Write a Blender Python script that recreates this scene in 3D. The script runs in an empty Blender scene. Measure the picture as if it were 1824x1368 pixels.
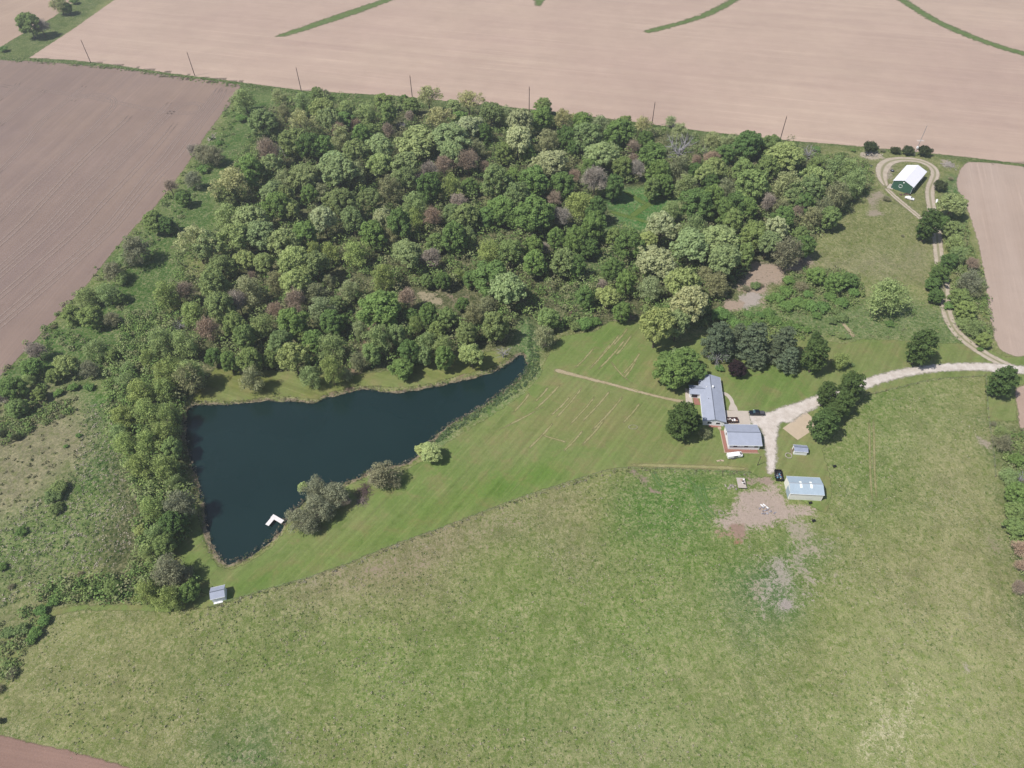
import bpy, bmesh, math, random
import numpy as np
from mathutils import Matrix, Vector

scene = bpy.context.scene
col = scene.collection
R = math.radians

# ------------------------------------------------------------------ camera, sky, sun
F, CX, CY = 1266.0, 912.0, 684.0          # focal length and centre in pixels of the 1824 px wide photograph
H = 200.0                                  # flying height
TILT = math.atan(math.hypot(17, 1192) / F)
ROLL = math.atan2(17, 1192)
cr, sr, ct, st = math.cos(ROLL), math.sin(ROLL), math.cos(TILT), math.sin(TILT)

fwd = Vector((0, st, -ct)); r0 = Vector((1, 0, 0)); u0 = Vector((0, ct, st))
right = cr * r0 - sr * u0
up = sr * r0 + cr * u0
cam = bpy.data.objects.new('camera', bpy.data.cameras.new('camera'))
col.objects.link(cam)
m = Matrix((right, up, -fwd)).transposed().to_4x4()
m.translation = Vector((0, 0, H))
cam.matrix_world = m
cam.data.sensor_width = 36
cam.data.lens = F / 1824 * 36
cam.data.clip_start = 1
cam.data.clip_end = 12000
scene.camera = cam

SUN_EL = R(56)
SUN_DIR = Vector((-0.905, -0.425, 0)).normalized() * math.cos(SUN_EL) + Vector((0, 0, math.sin(SUN_EL)))
world = bpy.data.worlds.new("World"); scene.world = world; world.use_nodes = True
wn = world.node_tree
sky = wn.nodes.new('ShaderNodeTexSky'); sky.sky_type = 'NISHITA'; sky.sun_disc = False
sky.sun_elevation = SUN_EL
sky.sun_rotation = math.atan2(SUN_DIR.x, SUN_DIR.y)
wn.nodes['Background'].inputs[1].default_value = 0.078
wn.links.new(sky.outputs[0], wn.nodes['Background'].inputs[0])
sl = bpy.data.lights.new('sun', 'SUN'); sl.energy = 4.2; sl.angle = R(0.55); sl.color = (1.0, 0.955, 0.9)
sun = bpy.data.objects.new('sun', sl); col.objects.link(sun)
sun.rotation_euler = SUN_DIR.to_track_quat('Z', 'Y').to_euler()
scene.view_settings.view_transform = 'Standard'
scene.view_settings.look = 'None'
scene.view_settings.exposure = 0.46
scene.view_settings.gamma = 1
scene.view_settings.use_curve_mapping = False
scene.cycles.max_bounces = 6
scene.cycles.transparent_max_bounces = 12

# ------------------------------------------------------------------ basic helpers
def at(px, py, z=0.0):
    """photograph pixel -> point of the place at height z"""
    u, v = px - CX, CY - py
    x = u * cr + v * sr; y = -u * sr + v * cr
    d = (x, F * st + y * ct, -F * ct + y * st)
    k = (H - z) / -d[2]
    return (d[0] * k, d[1] * k)

def mpp(px, py, z=0.0):
    """metres per photograph pixel at that point"""
    p = at(px, py, z)
    return math.sqrt(p[0]**2 + p[1]**2 + (H - z)**2) / math.hypot(F, px - CX, py - CY)

def atv(pts, z=0.0):
    return np.array([at(p[0], p[1], z) for p in pts])

K = 1.68
def S(r, g, b, k=1.0):
    """surface base colour from how bright the surface looks in full daylight"""
    def f(c):
        c /= 255.0
        return (c / 12.92 if c <= .04045 else ((c + .055) / 1.055) ** 2.4) / K * k
    return (f(r), f(g), f(b), 1.0)

def tag(o, label=None, cat=None, group=None, kind=None):
    if label: o['label'] = label
    if cat: o['category'] = cat
    if group: o['group'] = group
    if kind: o['kind'] = kind
    return o

def empty(name, loc=(0, 0, 0), rz=0.0):
    o = bpy.data.objects.new(name, None); col.objects.link(o)
    o.location = loc; o.rotation_euler = (0, 0, rz); o.empty_display_size = 0.5
    return o

def mesh_np(name, verts, faces_flat, starts, totals, mats=None):
    me = bpy.data.meshes.new(name)
    verts = np.asarray(verts, dtype=np.float32)
    me.vertices.add(len(verts)); me.vertices.foreach_set('co', verts.ravel())
    me.loops.add(len(faces_flat)); me.loops.foreach_set('vertex_index', np.asarray(faces_flat, dtype=np.int32))
    me.polygons.add(len(starts)); me.polygons.foreach_set('loop_start', np.asarray(starts, dtype=np.int32))
    me.update(calc_edges=True)
    for m_ in (mats or []): me.materials.append(m_)
    return me

def quads_mesh(name, verts, quads, mats=None):
    quads = np.asarray(quads, dtype=np.int32)
    n = quads.shape[1]
    return mesh_np(name, verts, quads.ravel(), np.arange(len(quads)) * n, np.full(len(quads), n), mats)

def link(name, me, parent=None):
    o = bpy.data.objects.new(name, me); col.objects.link(o)
    if parent: o.parent = parent
    return o

class MB:
    """collects simple shapes, builds one mesh object"""
    def __init__(s): s.v = []; s.f = []
    def add(s, vs, fs):
        b = len(s.v); s.v += [tuple(v) for v in vs]; s.f += [tuple(i + b for i in f) for f in fs]
        return s
    def box(s, x0, x1, y0, y1, z0, z1, M=None):
        vs = [Vector((x, y, z)) for z in (z0, z1) for y in (y0, y1) for x in (x0, x1)]
        if M: vs = [M @ v for v in vs]
        return s.add(vs, [(0, 2, 3, 1), (4, 5, 7, 6), (0, 1, 5, 4), (2, 6, 7, 3), (0, 4, 6, 2), (1, 3, 7, 5)])
    def tube(s, a, b, ra, rb, n=6):
        a, b = Vector(a), Vector(b); d = (b - a)
        if d.length < 1e-6: return s
        q = d.to_track_quat('Z', 'Y'); vs = []
        for p, r_ in ((a, ra), (b, rb)):
            for k in range(n):
                vs.append(p + q @ Vector((math.cos(2 * math.pi * k / n) * r_, math.sin(2 * math.pi * k / n) * r_, 0)))
        fs = [(k, (k + 1) % n, n + (k + 1) % n, n + k) for k in range(n)] + [tuple(range(n))[::-1], tuple(range(n, 2 * n))]
        return s.add(vs, fs)
    def prism(s, prof, y0, y1):
        """profile in x,z extruded along y"""
        n = len(prof); vs = [(x, y0, z) for x, z in prof] + [(x, y1, z) for x, z in prof]
        fs = [tuple(range(n)), tuple(range(n, 2 * n))[::-1]] + [(k, n + k, n + (k + 1) % n, (k + 1) % n) for k in range(n)]
        return s.add(vs, fs)
    def slab(s, pts, z0, z1):
        n = len(pts); vs = [(p[0], p[1], z0) for p in pts] + [(p[0], p[1], z1) for p in pts]
        return s.add(vs, [tuple(range(n))[::-1], tuple(range(n, 2 * n))] + [(k, (k + 1) % n, n + (k + 1) % n, n + k) for k in range(n)])
    def build(s, name, mat, parent=None, bevel=0.0, smooth=False):
        me = bpy.data.meshes.new(name); me.from_pydata(s.v, [], s.f); me.materials.append(mat)
        bm = bmesh.new(); bm.from_mesh(me); bmesh.ops.recalc_face_normals(bm, faces=bm.faces)
        if bevel: bmesh.ops.bevel(bm, geom=bm.edges[:], offset=bevel, segments=2, affect='EDGES', profile=.6)
        if smooth:
            for f in bm.faces: f.smooth = True
        bm.to_mesh(me); bm.free()
        return link(name, me, parent)

# ------------------------------------------------------------------ node helpers
class NT:
    def __init__(s, name):
        s.m = bpy.data.materials.new(name); s.m.use_nodes = True; s.t = s.m.node_tree; s.t.nodes.clear()
        s.out = s.t.nodes.new('ShaderNodeOutputMaterial')
    def n(s, ty, ins=None, **kw):
        nd = s.t.nodes.new(ty)
        for k, v in kw.items(): setattr(nd, k, v)
        for k, v in (ins or {}).items():
            if hasattr(v, 'is_output') or isinstance(v, bpy.types.NodeSocket): s.t.links.new(v, nd.inputs[k])
            else: nd.inputs[k].default_value = v
        return nd
    def pos(s): return s.n('ShaderNodeNewGeometry').outputs['Position']
    def mapping(s, vec, rot=0.0, scale=(1, 1, 1)):
        a = s.n('ShaderNodeVectorRotate', {'Vector': vec, 'Angle': rot}, rotation_type='Z_AXIS').outputs[0]
        return s.n('ShaderNodeVectorMath', {0: a, 1: scale}, operation='MULTIPLY').outputs[0]
    def noise(s, vec, scale, detail=3, rough=.55, dist=0.0):
        return s.n('ShaderNodeTexNoise', {'Vector': vec, 'Scale': scale, 'Detail': detail, 'Roughness': rough, 'Distortion': dist}).outputs['Fac']
    def math(s, op, a, b=0.0, c=0.0, clamp=False):
        return s.n('ShaderNodeMath', {0: a, 1: b, 2: c}, operation=op, use_clamp=clamp).outputs[0]
    def step(s, v, lo, hi, a=0.0, b=1.0):
        return s.n('ShaderNodeMapRange', {'Value': v, 'From Min': lo, 'From Max': hi, 'To Min': a, 'To Max': b}).outputs[0]
    def mix(s, f, a, b, mode='MIX'):
        nd = s.n('ShaderNodeMix', data_type='RGBA', blend_type=mode)
        for i, v in ((0, f), (6, a), (7, b)):
            if isinstance(v, bpy.types.NodeSocket): s.t.links.new(v, nd.inputs[i])
            else: nd.inputs[i].default_value = v
        return nd.outputs[2]
    def gray(s, v):
        return s.n('ShaderNodeCombineColor', {0: v, 1: v, 2: v}).outputs[0]
    def attr(s, name): return s.n('ShaderNodeAttribute', attribute_name=name)
    def bump(s, h, strength=.5, dist=.1):
        return s.n('ShaderNodeBump', {'Height': h, 'Strength': strength, 'Distance': dist}).outputs[0]
    def finish(s, colr, rough=.9, normal=None, alpha=None, spec=.2, metal=0.0):
        ins = {'Base Color': colr, 'Roughness': rough, 'Specular IOR Level': spec, 'Metallic': metal}
        if normal is not None: ins['Normal'] = normal
        b = s.n('ShaderNodeBsdfPrincipled', ins).outputs[0]
        if alpha is not None:
            tr = s.n('ShaderNodeBsdfTransparent').outputs[0]
            b = s.n('ShaderNodeMixShader', {0: alpha, 1: tr, 2: b}).outputs[0]
        s.t.links.new(b, s.out.inputs['Surface'])
        return s.m

def simple(name, c, var=.15, scale=2.0, rough=.8, spec=.3, metal=0.0, bump=0.0, scale2=None):
    t = NT(name); tc = t.n('ShaderNodeTexCoord').outputs['Object']
    n1 = t.noise(tc, scale, 4); n2 = t.noise(tc, scale2 or scale * 7, 3)
    v = t.math('ADD', t.step(n1, .3, .7, 1 - var, 1 + var), t.step(n2, .3, .7, -var * .6, var * .6))
    nb = t.bump(n2, bump, .05) if bump else None
    return t.finish(t.mix(1.0, c, t.gray(v), 'MULTIPLY'), rough, nb, spec=spec, metal=metal)

# ------------------------------------------------------------------ polygons in the plane
def sdist(P, poly):
    """signed distance of points to polygon, positive inside"""
    A = np.asarray(poly, float); B = np.roll(A, -1, 0)
    d = np.full(len(P), 1e9); ins = np.zeros(len(P), bool)
    for a, b in zip(A, B):
        ab = b - a; t_ = np.clip(((P - a) @ ab) / max(ab @ ab, 1e-9), 0, 1)
        q = a + t_[:, None] * ab
        d = np.minimum(d, (P[:, 0] - q[:, 0])**2 + (P[:, 1] - q[:, 1])**2)
        c = ((a[1] > P[:, 1]) != (b[1] > P[:, 1]))
        with np.errstate(divide='ignore', invalid='ignore'):
            xi = (b[0] - a[0]) * (P[:, 1] - a[1]) / ((b[1] - a[1]) if b[1] != a[1] else 1e-9) + a[0]
        ins ^= c & (P[:, 0] < xi)
    return np.where(ins, 1, -1) * np.sqrt(d)

def ldist(P, line):
    A = np.asarray(line, float); d = np.full(len(P), 1e9)
    for a, b in zip(A[:-1], A[1:]):
        ab = b - a; t_ = np.clip(((P - a) @ ab) / max(ab @ ab, 1e-9), 0, 1)
        q = a + t_[:, None] * ab
        d = np.minimum(d, (P[:, 0] - q[:, 0])**2 + (P[:, 1] - q[:, 1])**2)
    return np.sqrt(d)

def sd_cull(P, poly, margin):
    poly = np.asarray(poly); lo = poly.min(0) - margin; hi = poly.max(0) + margin
    idx = np.nonzero((P[:, 0] > lo[0]) & (P[:, 0] < hi[0]) & (P[:, 1] > lo[1]) & (P[:, 1] < hi[1]))[0]
    out = np.full(len(P), -1e3)
    if len(idx): out[idx] = sdist(P[idx], poly)
    return out

def smooth_closed(pts, it=2):
    p = np.asarray(pts, float)
    for _ in range(it):
        q = np.roll(p, -1, 0); p = np.stack([.75 * p + .25 * q, .25 * p + .75 * q], 1).reshape(-1, 2)
    return p
def smooth_open(pts, it=3):
    p = np.asarray(pts, float)
    for _ in range(it):
        a, b = p[:-1], p[1:]
        q = np.stack([.75 * a + .25 * b, .25 * a + .75 * b], 1).reshape(-1, p.shape[1])
        p = np.vstack([p[:1], q[1:-1], p[-1:]])
    return p

POND_PX = [(335,719),(380,719),(430,718),(470,711),(495,714),(520,711),(540,716),(562,716),(580,706),(600,703),(640,690),(665,693),(690,698),(725,696),(770,688),(820,677),(850,670),(880,660),(905,648),(918,633),(930,628),(937,636),(938,655),(925,672),(900,692),(870,715),(835,737),(800,755),(775,775),(762,795),(742,813),(720,827),(690,830),(660,836),(640,850),(620,857),(590,868),(560,880),(530,897),(512,915),(504,932),(492,950),(470,970),(440,990),(410,1003),(395,999),(383,983),(372,962),(366,935),(363,905),(357,878),(350,855),(343,830),(334,800),(328,770),(329,745)]
POND = smooth_closed(atv(POND_PX), 1)

def vnoise(P, scale, seed):
    """cheap value noise on points"""
    rng = np.random.RandomState(seed); T = rng.rand(256, 256)
    q = P / scale + 1000.0; i = np.floor(q).astype(int); f = q - i; f = f * f * (3 - 2 * f)
    g = lambda a, b: T[(i[:, 0] + a) % 256, (i[:, 1] + b) % 256]
    return (g(0, 0) * (1 - f[:, 0]) + g(1, 0) * f[:, 0]) * (1 - f[:, 1]) + (g(0, 1) * (1 - f[:, 0]) + g(1, 1) * f[:, 0]) * f[:, 1]

def zfun(P):
    s = sd_cull(P, POND, 30.0)
    s = s + (vnoise(P, 3.0, 3) - .5) * 1.5 + (vnoise(P, 1.3, 4) - .5) * .8
    t_ = np.clip((s + 2.6) / 6.5, 0, 1)
    return -2.0 * t_ ** 1.0
WATER_Z = -2.0 * (2.6 / 6.5)

def grid(xs, ys):
    X, Y = np.meshgrid(xs, ys); P = np.stack([X.ravel(), Y.ravel()], 1)
    nx = len(xs); i = np.arange(len(ys) - 1)[:, None] * nx + np.arange(nx - 1)[None, :]
    Q = np.stack([i, i + 1, i + nx + 1, i + nx], -1).reshape(-1, 4)
    return P, Q

def arange(a, b, s): return np.arange(a, b, s)
GX = np.concatenate([[-9000, -5000, -3000, -1800, -1100, -800, -600, -500], arange(-440, -176, 2.0), arange(-176, 180, 0.9), arange(180, 441, 2.0), [500, 600, 800, 1100, 1800, 3000, 5000, 9000]])
GY = np.concatenate([[-6000, -3000, -1000, -400, -150, -50, 0], arange(25, 300, 0.9), arange(300, 640, 2.0), [680, 760, 900, 1200, 2000, 4000, 9000]])
GP, GQ = grid(GX, GY)
GZ = zfun(GP)

def set_attr(me, name, data, ty='FLOAT'):
    a = me.attributes.new(name, ty, 'POINT')
    if ty == 'FLOAT': a.data.foreach_set('value', np.asarray(data, dtype=np.float32))
    else: a.data.foreach_set('color', np.asarray(data, dtype=np.float32).ravel())

# ------------------------------------------------------------------ ground colours by zone (what grows or lies there, plus a painted sun glare patch)
PASTURE = S(136, 143, 88); OLIVE = S(118, 126, 74); LUSH = S(80, 106, 50); STRAW = S(160, 152, 118)
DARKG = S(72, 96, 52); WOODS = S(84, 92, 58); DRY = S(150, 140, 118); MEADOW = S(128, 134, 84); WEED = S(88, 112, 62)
zones = [  # polygon px, colour, feather m, strength
    ([(-300,100),(2100,60),(2100,330),(1700,290),(1400,265),(430,170),(-300,120)], LUSH, 5, 1),
    ([(-100,60),(140,-30),(260,-60),(60,110),(-100,110)], S(90,112,56), 5, 1),
    # green corridor along the left field
    ([(430,160),(560,170),(520,260),(420,300),(390,420),(330,440),(300,520),(240,620),(180,700),(0,760),(-80,700),(100,570),(230,430),(330,310)], S(74,110,46), 8, 1),
    ([(150,700),(210,700),(230,860),(150,900),(60,960),(-40,1040),(-40,960),(60,900),(130,820)], S(70,116,44), 7, 1),
    ([(-100,720),(110,700),(170,760),(130,860),(60,920),(-100,960)], S(140,136,105), 9, 1),
    ([(60,920),(130,860),(260,840),(280,960),(200,1010),(80,1040),(-60,1100),(-60,980)], S(112,134,76), 9, .9),
    ([(-100,1060),(60,1040),(120,1070),(60,1140),(-20,1240),(-100,1250)], S(128,134,92), 8, .9),
    # wood floor
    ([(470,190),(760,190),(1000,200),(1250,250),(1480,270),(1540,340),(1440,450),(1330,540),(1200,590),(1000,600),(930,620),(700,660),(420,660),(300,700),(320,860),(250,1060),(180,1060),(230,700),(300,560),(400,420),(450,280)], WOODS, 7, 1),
    ([(1075,340),(1195,330),(1230,370),(1150,415),(1090,405)], S(76,128,62), 4, 1),
    ([(1060,400),(1120,400),(1130,470),(1060,500),(1040,560),(1000,560),(1010,520),(1040,470)], S(80,118,60), 5, .9),
    # around the pond
    ([(930,560),(960,600),(965,660),(930,700),(860,740),(800,780),(770,800),(760,790),(800,750),(870,710),(930,660),(920,620)], S(96,132,76), 4, .9),
    # meadow with the green shed
    ([(1440,470),(1455,430),(1540,370),(1565,345),(1550,300),(1470,275),(1480,262),(1700,283),(1712,300),(1702,340),(1690,400),(1672,470),(1668,525),(1620,500),(1540,490)], MEADOW, 6, 1),
    ([(1460,470),(1640,440),(1665,500),(1660,520),(1560,480)], S(150,146,112), 8, .7),
    ([(1280,560),(1400,520),(1560,520),(1700,540),(1740,610),(1700,620),(1480,600),(1300,600)], S(104,128,76), 8, .95),
    ([(1690,310),(1712,320),(1705,345),(1690,360),(1680,340)], S(76,116,60), 3, .9),
    # pasture tones
    ([(1200,830),(1330,840),(1290,900),(1270,950),(1280,1000),(1200,1000),(1100,960),(1130,880)], S(84,126,50), 12, .95),
    ([(1160,930),(1320,960),(1440,1100),(1500,1280),(1350,1368),(1180,1300),(1100,1120)], S(106,137,62), 25, .85),
    ([(1320,990),(1440,990),(1440,1110),(1340,1120),(1310,1060)], S(88,124,74), 8, .8),
    ([(1480,780),(1560,700),(1660,690),(1700,780),(1640,900),(1560,1000),(1480,930)], S(108,136,64), 18, .9),
    ([(560,1000),(900,900),(980,900),(960,960),(760,1060),(620,1120),(520,1060)], S(146,134,106), 14, 1),
    ([(1640,760),(1760,800),(1790,1000),(1820,1250),(1760,1300),(1600,1100),(1580,900)], S(152,150,106), 20, .95),
    ([(1500,1180),(1700,1160),(1824,1300),(1824,1420),(1480,1420),(1450,1300)], S(168,174,118), 24, .9),  # sun glare hot spot painted into the pasture tint
    ([(960,1260),(1200,1240),(1260,1330),(1160,1400),(960,1400)], S(150,156,108), 22, .8),
    ([(60,1120),(400,1100),(520,1180),(300,1300),(100,1290),(20,1240)], S(136,138,90), 18, .8),
    ([(280,1150),(420,1130),(560,1180),(520,1290),(380,1300),(300,1240)], S(112,128,68), 14, .7),
    ([(700,1180),(860,1150),(980,1200),(900,1280),(760,1270)], S(98,124,58), 14, .7),
    ([(1160,1180),(1300,1150),(1420,1200),(1380,1300),(1240,1290)], S(148,152,102), 16, .7),
    ([(520,1120),(900,1020),(1100,1040),(1100,1240),(900,1330),(600,1330)], S(122,141,76), 24, .8),
    ([(370,1310),(470,1320),(520,1368),(380,1390)], S(84,114,66), 6, .9),
    ([(0,1290),(120,1330),(300,1368),(200,1368),(60,1330),(-40,1310)], S(110,124,74), 5, .8),
    ([(1760,680),(1812,690),(1815,750),(1765,748)], S(118,128,66), 3, 1),
    ([(1755,750),(1824,750),(1850,1100),(1824,1100),(1790,960),(1775,860)], S(104,120,72), 5, .9),
]
bare_and_glare = [  # bare earth and one painted glare patch: polygon px, colour, feather m, weight
    ([(1318,872),(1345,862),(1402,878),(1404,896),(1440,905),(1432,932),(1384,946),(1336,950),(1300,944),(1284,925),(1300,902)], S(192,174,160), 4, .88),
    ([(1330,848),(1376,845),(1378,862),(1334,866)], S(176,156,142), 2.2, .9),
    ([(1290,932),(1322,928),(1342,948),(1324,956),(1296,953)], S(170,144,128), 1.8, .9),
    ([(1279,945),(1318,950),(1310,960),(1280,956)], S(176,148,130), 1.5, .75),
    ([(1280,958),(1322,962),(1332,972),(1300,966)], S(168,126,106), 1.2, .8),
    ([(1400,930),(1440,930),(1470,1000),(1450,1020),(1420,980)], S(180,168,148), 6, .78),
    ([(1330,960),(1345,960),(1350,1060),(1330,1060)], S(172,162,142), 4, .72),
    ([(1365,1000),(1400,990),(1425,1050),(1420,1100),(1380,1105),(1362,1060)], S(178,170,154), 7, .86),
    ([(1385,1065),(1412,1062),(1416,1090),(1390,1096)], S(178,168,158), 2, .9),
    ([(1290,545),(1318,520),(1340,478),(1330,462),(1360,466),(1395,470),(1440,458),(1447,468),(1400,494),(1368,520),(1345,548),(1310,560)], S(184,164,146), 4, .95),
    ([(1310,530),(1360,515),(1350,545),(1320,552)], S(190,178,168), 3, 1.1),
    ([(1345,470),(1390,474),(1380,495),(1345,500)], S(180,152,126), 3, .9),
    ([(1340,960),(1480,960),(1520,1060),(1440,1120),(1350,1100)], S(178,168,148), 12, .42),
    ([(1330,1045),(1370,1040),(1365,1090),(1340,1080)], S(172,162,142), 5, .66),
    ([(1400,960),(1420,950),(1450,1010),(1440,1050),(1415,1040)], S(178,168,150), 5, .72),
    ([(560,1000),(700,960),(860,920),(960,905),(940,950),(760,1020),(620,1080)], S(164,148,126), 12, .52),
    ([(1540,1230),(1640,1220),(1700,1330),(1620,1400),(1500,1360)], S(204,198,160), 8, .5),  # pale middle of the sun glare, painted over the grass
    ([(540,1035),(580,1020),(585,1040),(550,1050)], S(168,156,134), 5, .55),
    ([(625,1030),(642,1025),(650,1050),(630,1055)], S(156,146,120), 4, .5),
    ([(500,970),(507,970),(516,985),(509,988)], S(172,156,140), 1.0, 1.0),
    ([(1120,836),(1140,838),(1160,868),(1178,880),(1165,880),(1140,858)], S(158,142,124), 2, .75),
    ([(1543,344),(1570,336),(1578,350),(1560,372),(1578,385),(1545,384),(1540,362)], S(172,160,140), 3, .8),
    ([(1532,272),(1560,270),(1573,282),(1560,285),(1535,280)], S(198,184,164), 1.6, 1.1),
    ([(1672,284),(1690,286),(1696,300),(1682,298)], S(182,170,152), 1.8, .95),
    ([(1562,290),(1585,283),(1600,292),(1585,320),(1576,335),(1565,320)], S(180,168,152), 3, .8),
    ([(1580,308),(1600,296),(1612,296),(1590,318)], S(165,160,130), 2.5, .55),
    ([(1318,690),(1340,690),(1342,702),(1322,704)], S(150,124,120), 2.2, .7),
    ([(735,515),(780,518),(800,545),(750,542)], S(176,164,136), 3, .75),
    ([(795,520),(830,530),(812,546),(796,540)], S(158,140,122), 3, .8),
    ([(590,520),(620,500),(628,516),(600,540)], S(172,150,134), 3, .8),
    ([(628,640),(665,560),(672,568),(650,640),(625,700),(600,690)], S(150,130,108), 3, .8),
    ([(1015,545),(1035,535),(1032,560),(1012,562)], S(144,122,106), 2.5, .7),
    ([(1110,560),(1135,560),(1130,575),(1112,572)], S(156,134,118), 2.5, .6),
    ([(965,605),(982,607),(980,617),(966,616)], S(150,132,120), 1.6, .9),
    ([(555,700),(590,685),(600,700),(570,712)], S(140,122,98), 2.5, .6),
    ([(808,668),(850,650),(860,660),(820,676)], S(146,128,104), 2, .6),
    ([(1743,778),(1758,780),(1762,800),(1752,795)], S(176,164,146), 2, .9),
    ([(1752,760),(1768,762),(1772,810),(1762,800)], S(156,146,116), 2.5, .5),
    ([(1750,950),(1775,955),(1800,1030),(1820,1040),(1795,1050),(1765,1000)], S(156,148,118), 4, .5),
    ([(1712,1180),(1726,1180),(1726,1202),(1714,1200)], S(178,170,146), 1.2, .9),
    ([(1724,1345),(1736,1345),(1738,1368),(1722,1368)], S(170,162,140), 1.5, .7),
    ([(400,1340),(440,1335),(450,1368),(395,1368)], S(160,150,128), 3, .55),
    ([(75,590),(95,594),(85,604),(68,602)], S(150,138,120), 2, .8),
    ([(385,205),(395,212),(375,250),(360,275),(368,245)], S(160,148,122), 3, .6),
    ([(1290,900),(1300,896),(1310,930),(1290,925)], S(168,150,128), 3, .5),
    ([(1330,1090),(1420,1100),(1400,1112),(1340,1104)], S(178,168,148), 3, .6), ([(1440,930),(1500,950),(1510,990),(1460,980)], S(172,164,142), 6, .5), ([(1250,890),(1290,890),(1300,930),(1255,920)], S(168,156,132), 5, .5),
    ([(430,1320),(520,1310),(560,1368),(420,1368)], S(176,168,144), 9, .45), ([(1080,1300),(1160,1290),(1190,1368),(1060,1368)], S(176,170,146), 9, .42),
    ([(1470,975),(1480,970),(1500,1000),(1485,1010)], S(160,156,130), 4, .35),
    ([(1310,800),(1335,812),(1330,835),(1250,838),(1150,833),(1150,830),(1250,833)], S(158,146,100), 2.5, .35),
    ([(1210,795),(1260,800),(1250,815)], S(140,136,90), 4, .4),
]
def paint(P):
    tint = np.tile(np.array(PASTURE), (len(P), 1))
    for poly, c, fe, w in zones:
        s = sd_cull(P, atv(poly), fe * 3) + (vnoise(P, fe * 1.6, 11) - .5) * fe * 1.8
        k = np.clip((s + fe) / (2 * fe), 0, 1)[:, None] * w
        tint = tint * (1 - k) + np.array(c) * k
    bare = np.tile(np.array(S(165, 150, 128)), (len(P), 1)); bw = np.zeros(len(P))
    for poly, c, fe, w in bare_and_glare:
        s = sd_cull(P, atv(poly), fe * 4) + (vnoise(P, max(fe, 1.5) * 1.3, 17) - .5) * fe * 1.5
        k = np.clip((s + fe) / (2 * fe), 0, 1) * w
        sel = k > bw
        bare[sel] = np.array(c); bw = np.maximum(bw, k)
    # pale stony, muddy rim of the pond
    s = sd_cull(P, POND, 12); rim = np.clip(1 - np.abs(s + 0.5) / 1.3, 0, 1) * (.35 + 1.0 * vnoise(P, 9, 31)) + np.where(s > 0, 1, 0) * 1.0
    sel = (rim > bw) & (s > -6); bare[sel] = np.array(S(166, 152, 126)); bw = np.maximum(bw, np.where(s > -6, rim, 0))
    deep = s > 0.6; bare[deep] = np.array(S(60, 62, 48))
    bare[:, 3] = bw
    return tint, bare

def ground_material():
    t = NT('grassland'); p = t.pos()
    tint = t.attr('tint').outputs['Color']; ba = t.attr('bare')
    n1 = t.noise(p, .035, 3); n2 = t.noise(p, .16, 4, .6, .6); n3 = t.noise(p, .95, 5, .7, .7); n4 = t.noise(p, 3.2, 2, .6)
    c = t.mix(1.0, tint, t.gray(t.math('ADD', t.step(n1, .3, .7, .9, 1.1), t.step(n2, .3, .7, -.16, .16))), 'MULTIPLY')
    straw = t.mix(1.0, t.mix(.62, tint, S(188, 178, 138)), t.gray(1.08), 'MULTIPLY')
    c = t.mix(t.math('MULTIPLY', t.step(n3, .44, .62), t.step(n2, .36, .6, .35, 1.0)), c, straw)
    green = t.mix(1.0, tint, (.62, .80, .40, 1), 'MULTIPLY')
    n3b = t.noise(t.mapping(p, .6, (1, 1, 1)), .5, 5, .68, .6)
    c = t.mix(t.math('MULTIPLY', t.step(n3b, .5, .62), .66), c, green)
    tuft = t.noise(t.mapping(p, 1.4, (1, 1.5, 1)), .75, 2, .55)
    c = t.mix(t.math('MULTIPLY', t.step(tuft, .59, .66), .72), c, t.mix(1.0, tint, (.4, .58, .36, 1), 'MULTIPLY'))
    speck = t.noise(t.mapping(p, .3, (1, 1.8, 1)), 1.7, 3, .7)
    dens = t.step(t.noise(p, .05, 2), .38, .62, .12, .95)
    c = t.mix(t.math('MULTIPLY', t.step(speck, .57, .68), dens), c, S(194, 188, 164))
    c = t.mix(1.0, c, t.gray(t.step(n4, .3, .7, .74, 1.26)), 'MULTIPLY')
    w = t.math('ADD', ba.outputs['Alpha'], t.math('ADD', t.step(n2, .2, .8, -.3, .3), t.math('ADD', t.step(n3, .2, .8, -.5, .5), t.step(n4, .2, .8, -.22, .22))))
    w = t.step(w, .44, .72)
    bcol = t.mix(1.0, ba.outputs['Color'], t.gray(t.math('ADD', t.step(n3, .3, .7, .86, 1.1), t.step(n4, .3, .7, -.07, .07))), 'MULTIPLY')
    c = t.mix(w, c, bcol)
    h = t.math('ADD', t.math('MULTIPLY', n3, .8), t.math('MULTIPLY', n4, .5))
    return t.finish(c, .95, t.bump(h, .55, .35), spec=.05)

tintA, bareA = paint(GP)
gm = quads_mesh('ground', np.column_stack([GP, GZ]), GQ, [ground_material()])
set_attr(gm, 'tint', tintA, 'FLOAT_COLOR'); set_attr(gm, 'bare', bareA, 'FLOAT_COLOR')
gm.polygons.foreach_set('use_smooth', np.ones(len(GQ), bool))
ground = tag(link('ground', gm), 'rough mottled green and straw grassland around pond, wood and farm', kind='structure')

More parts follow.
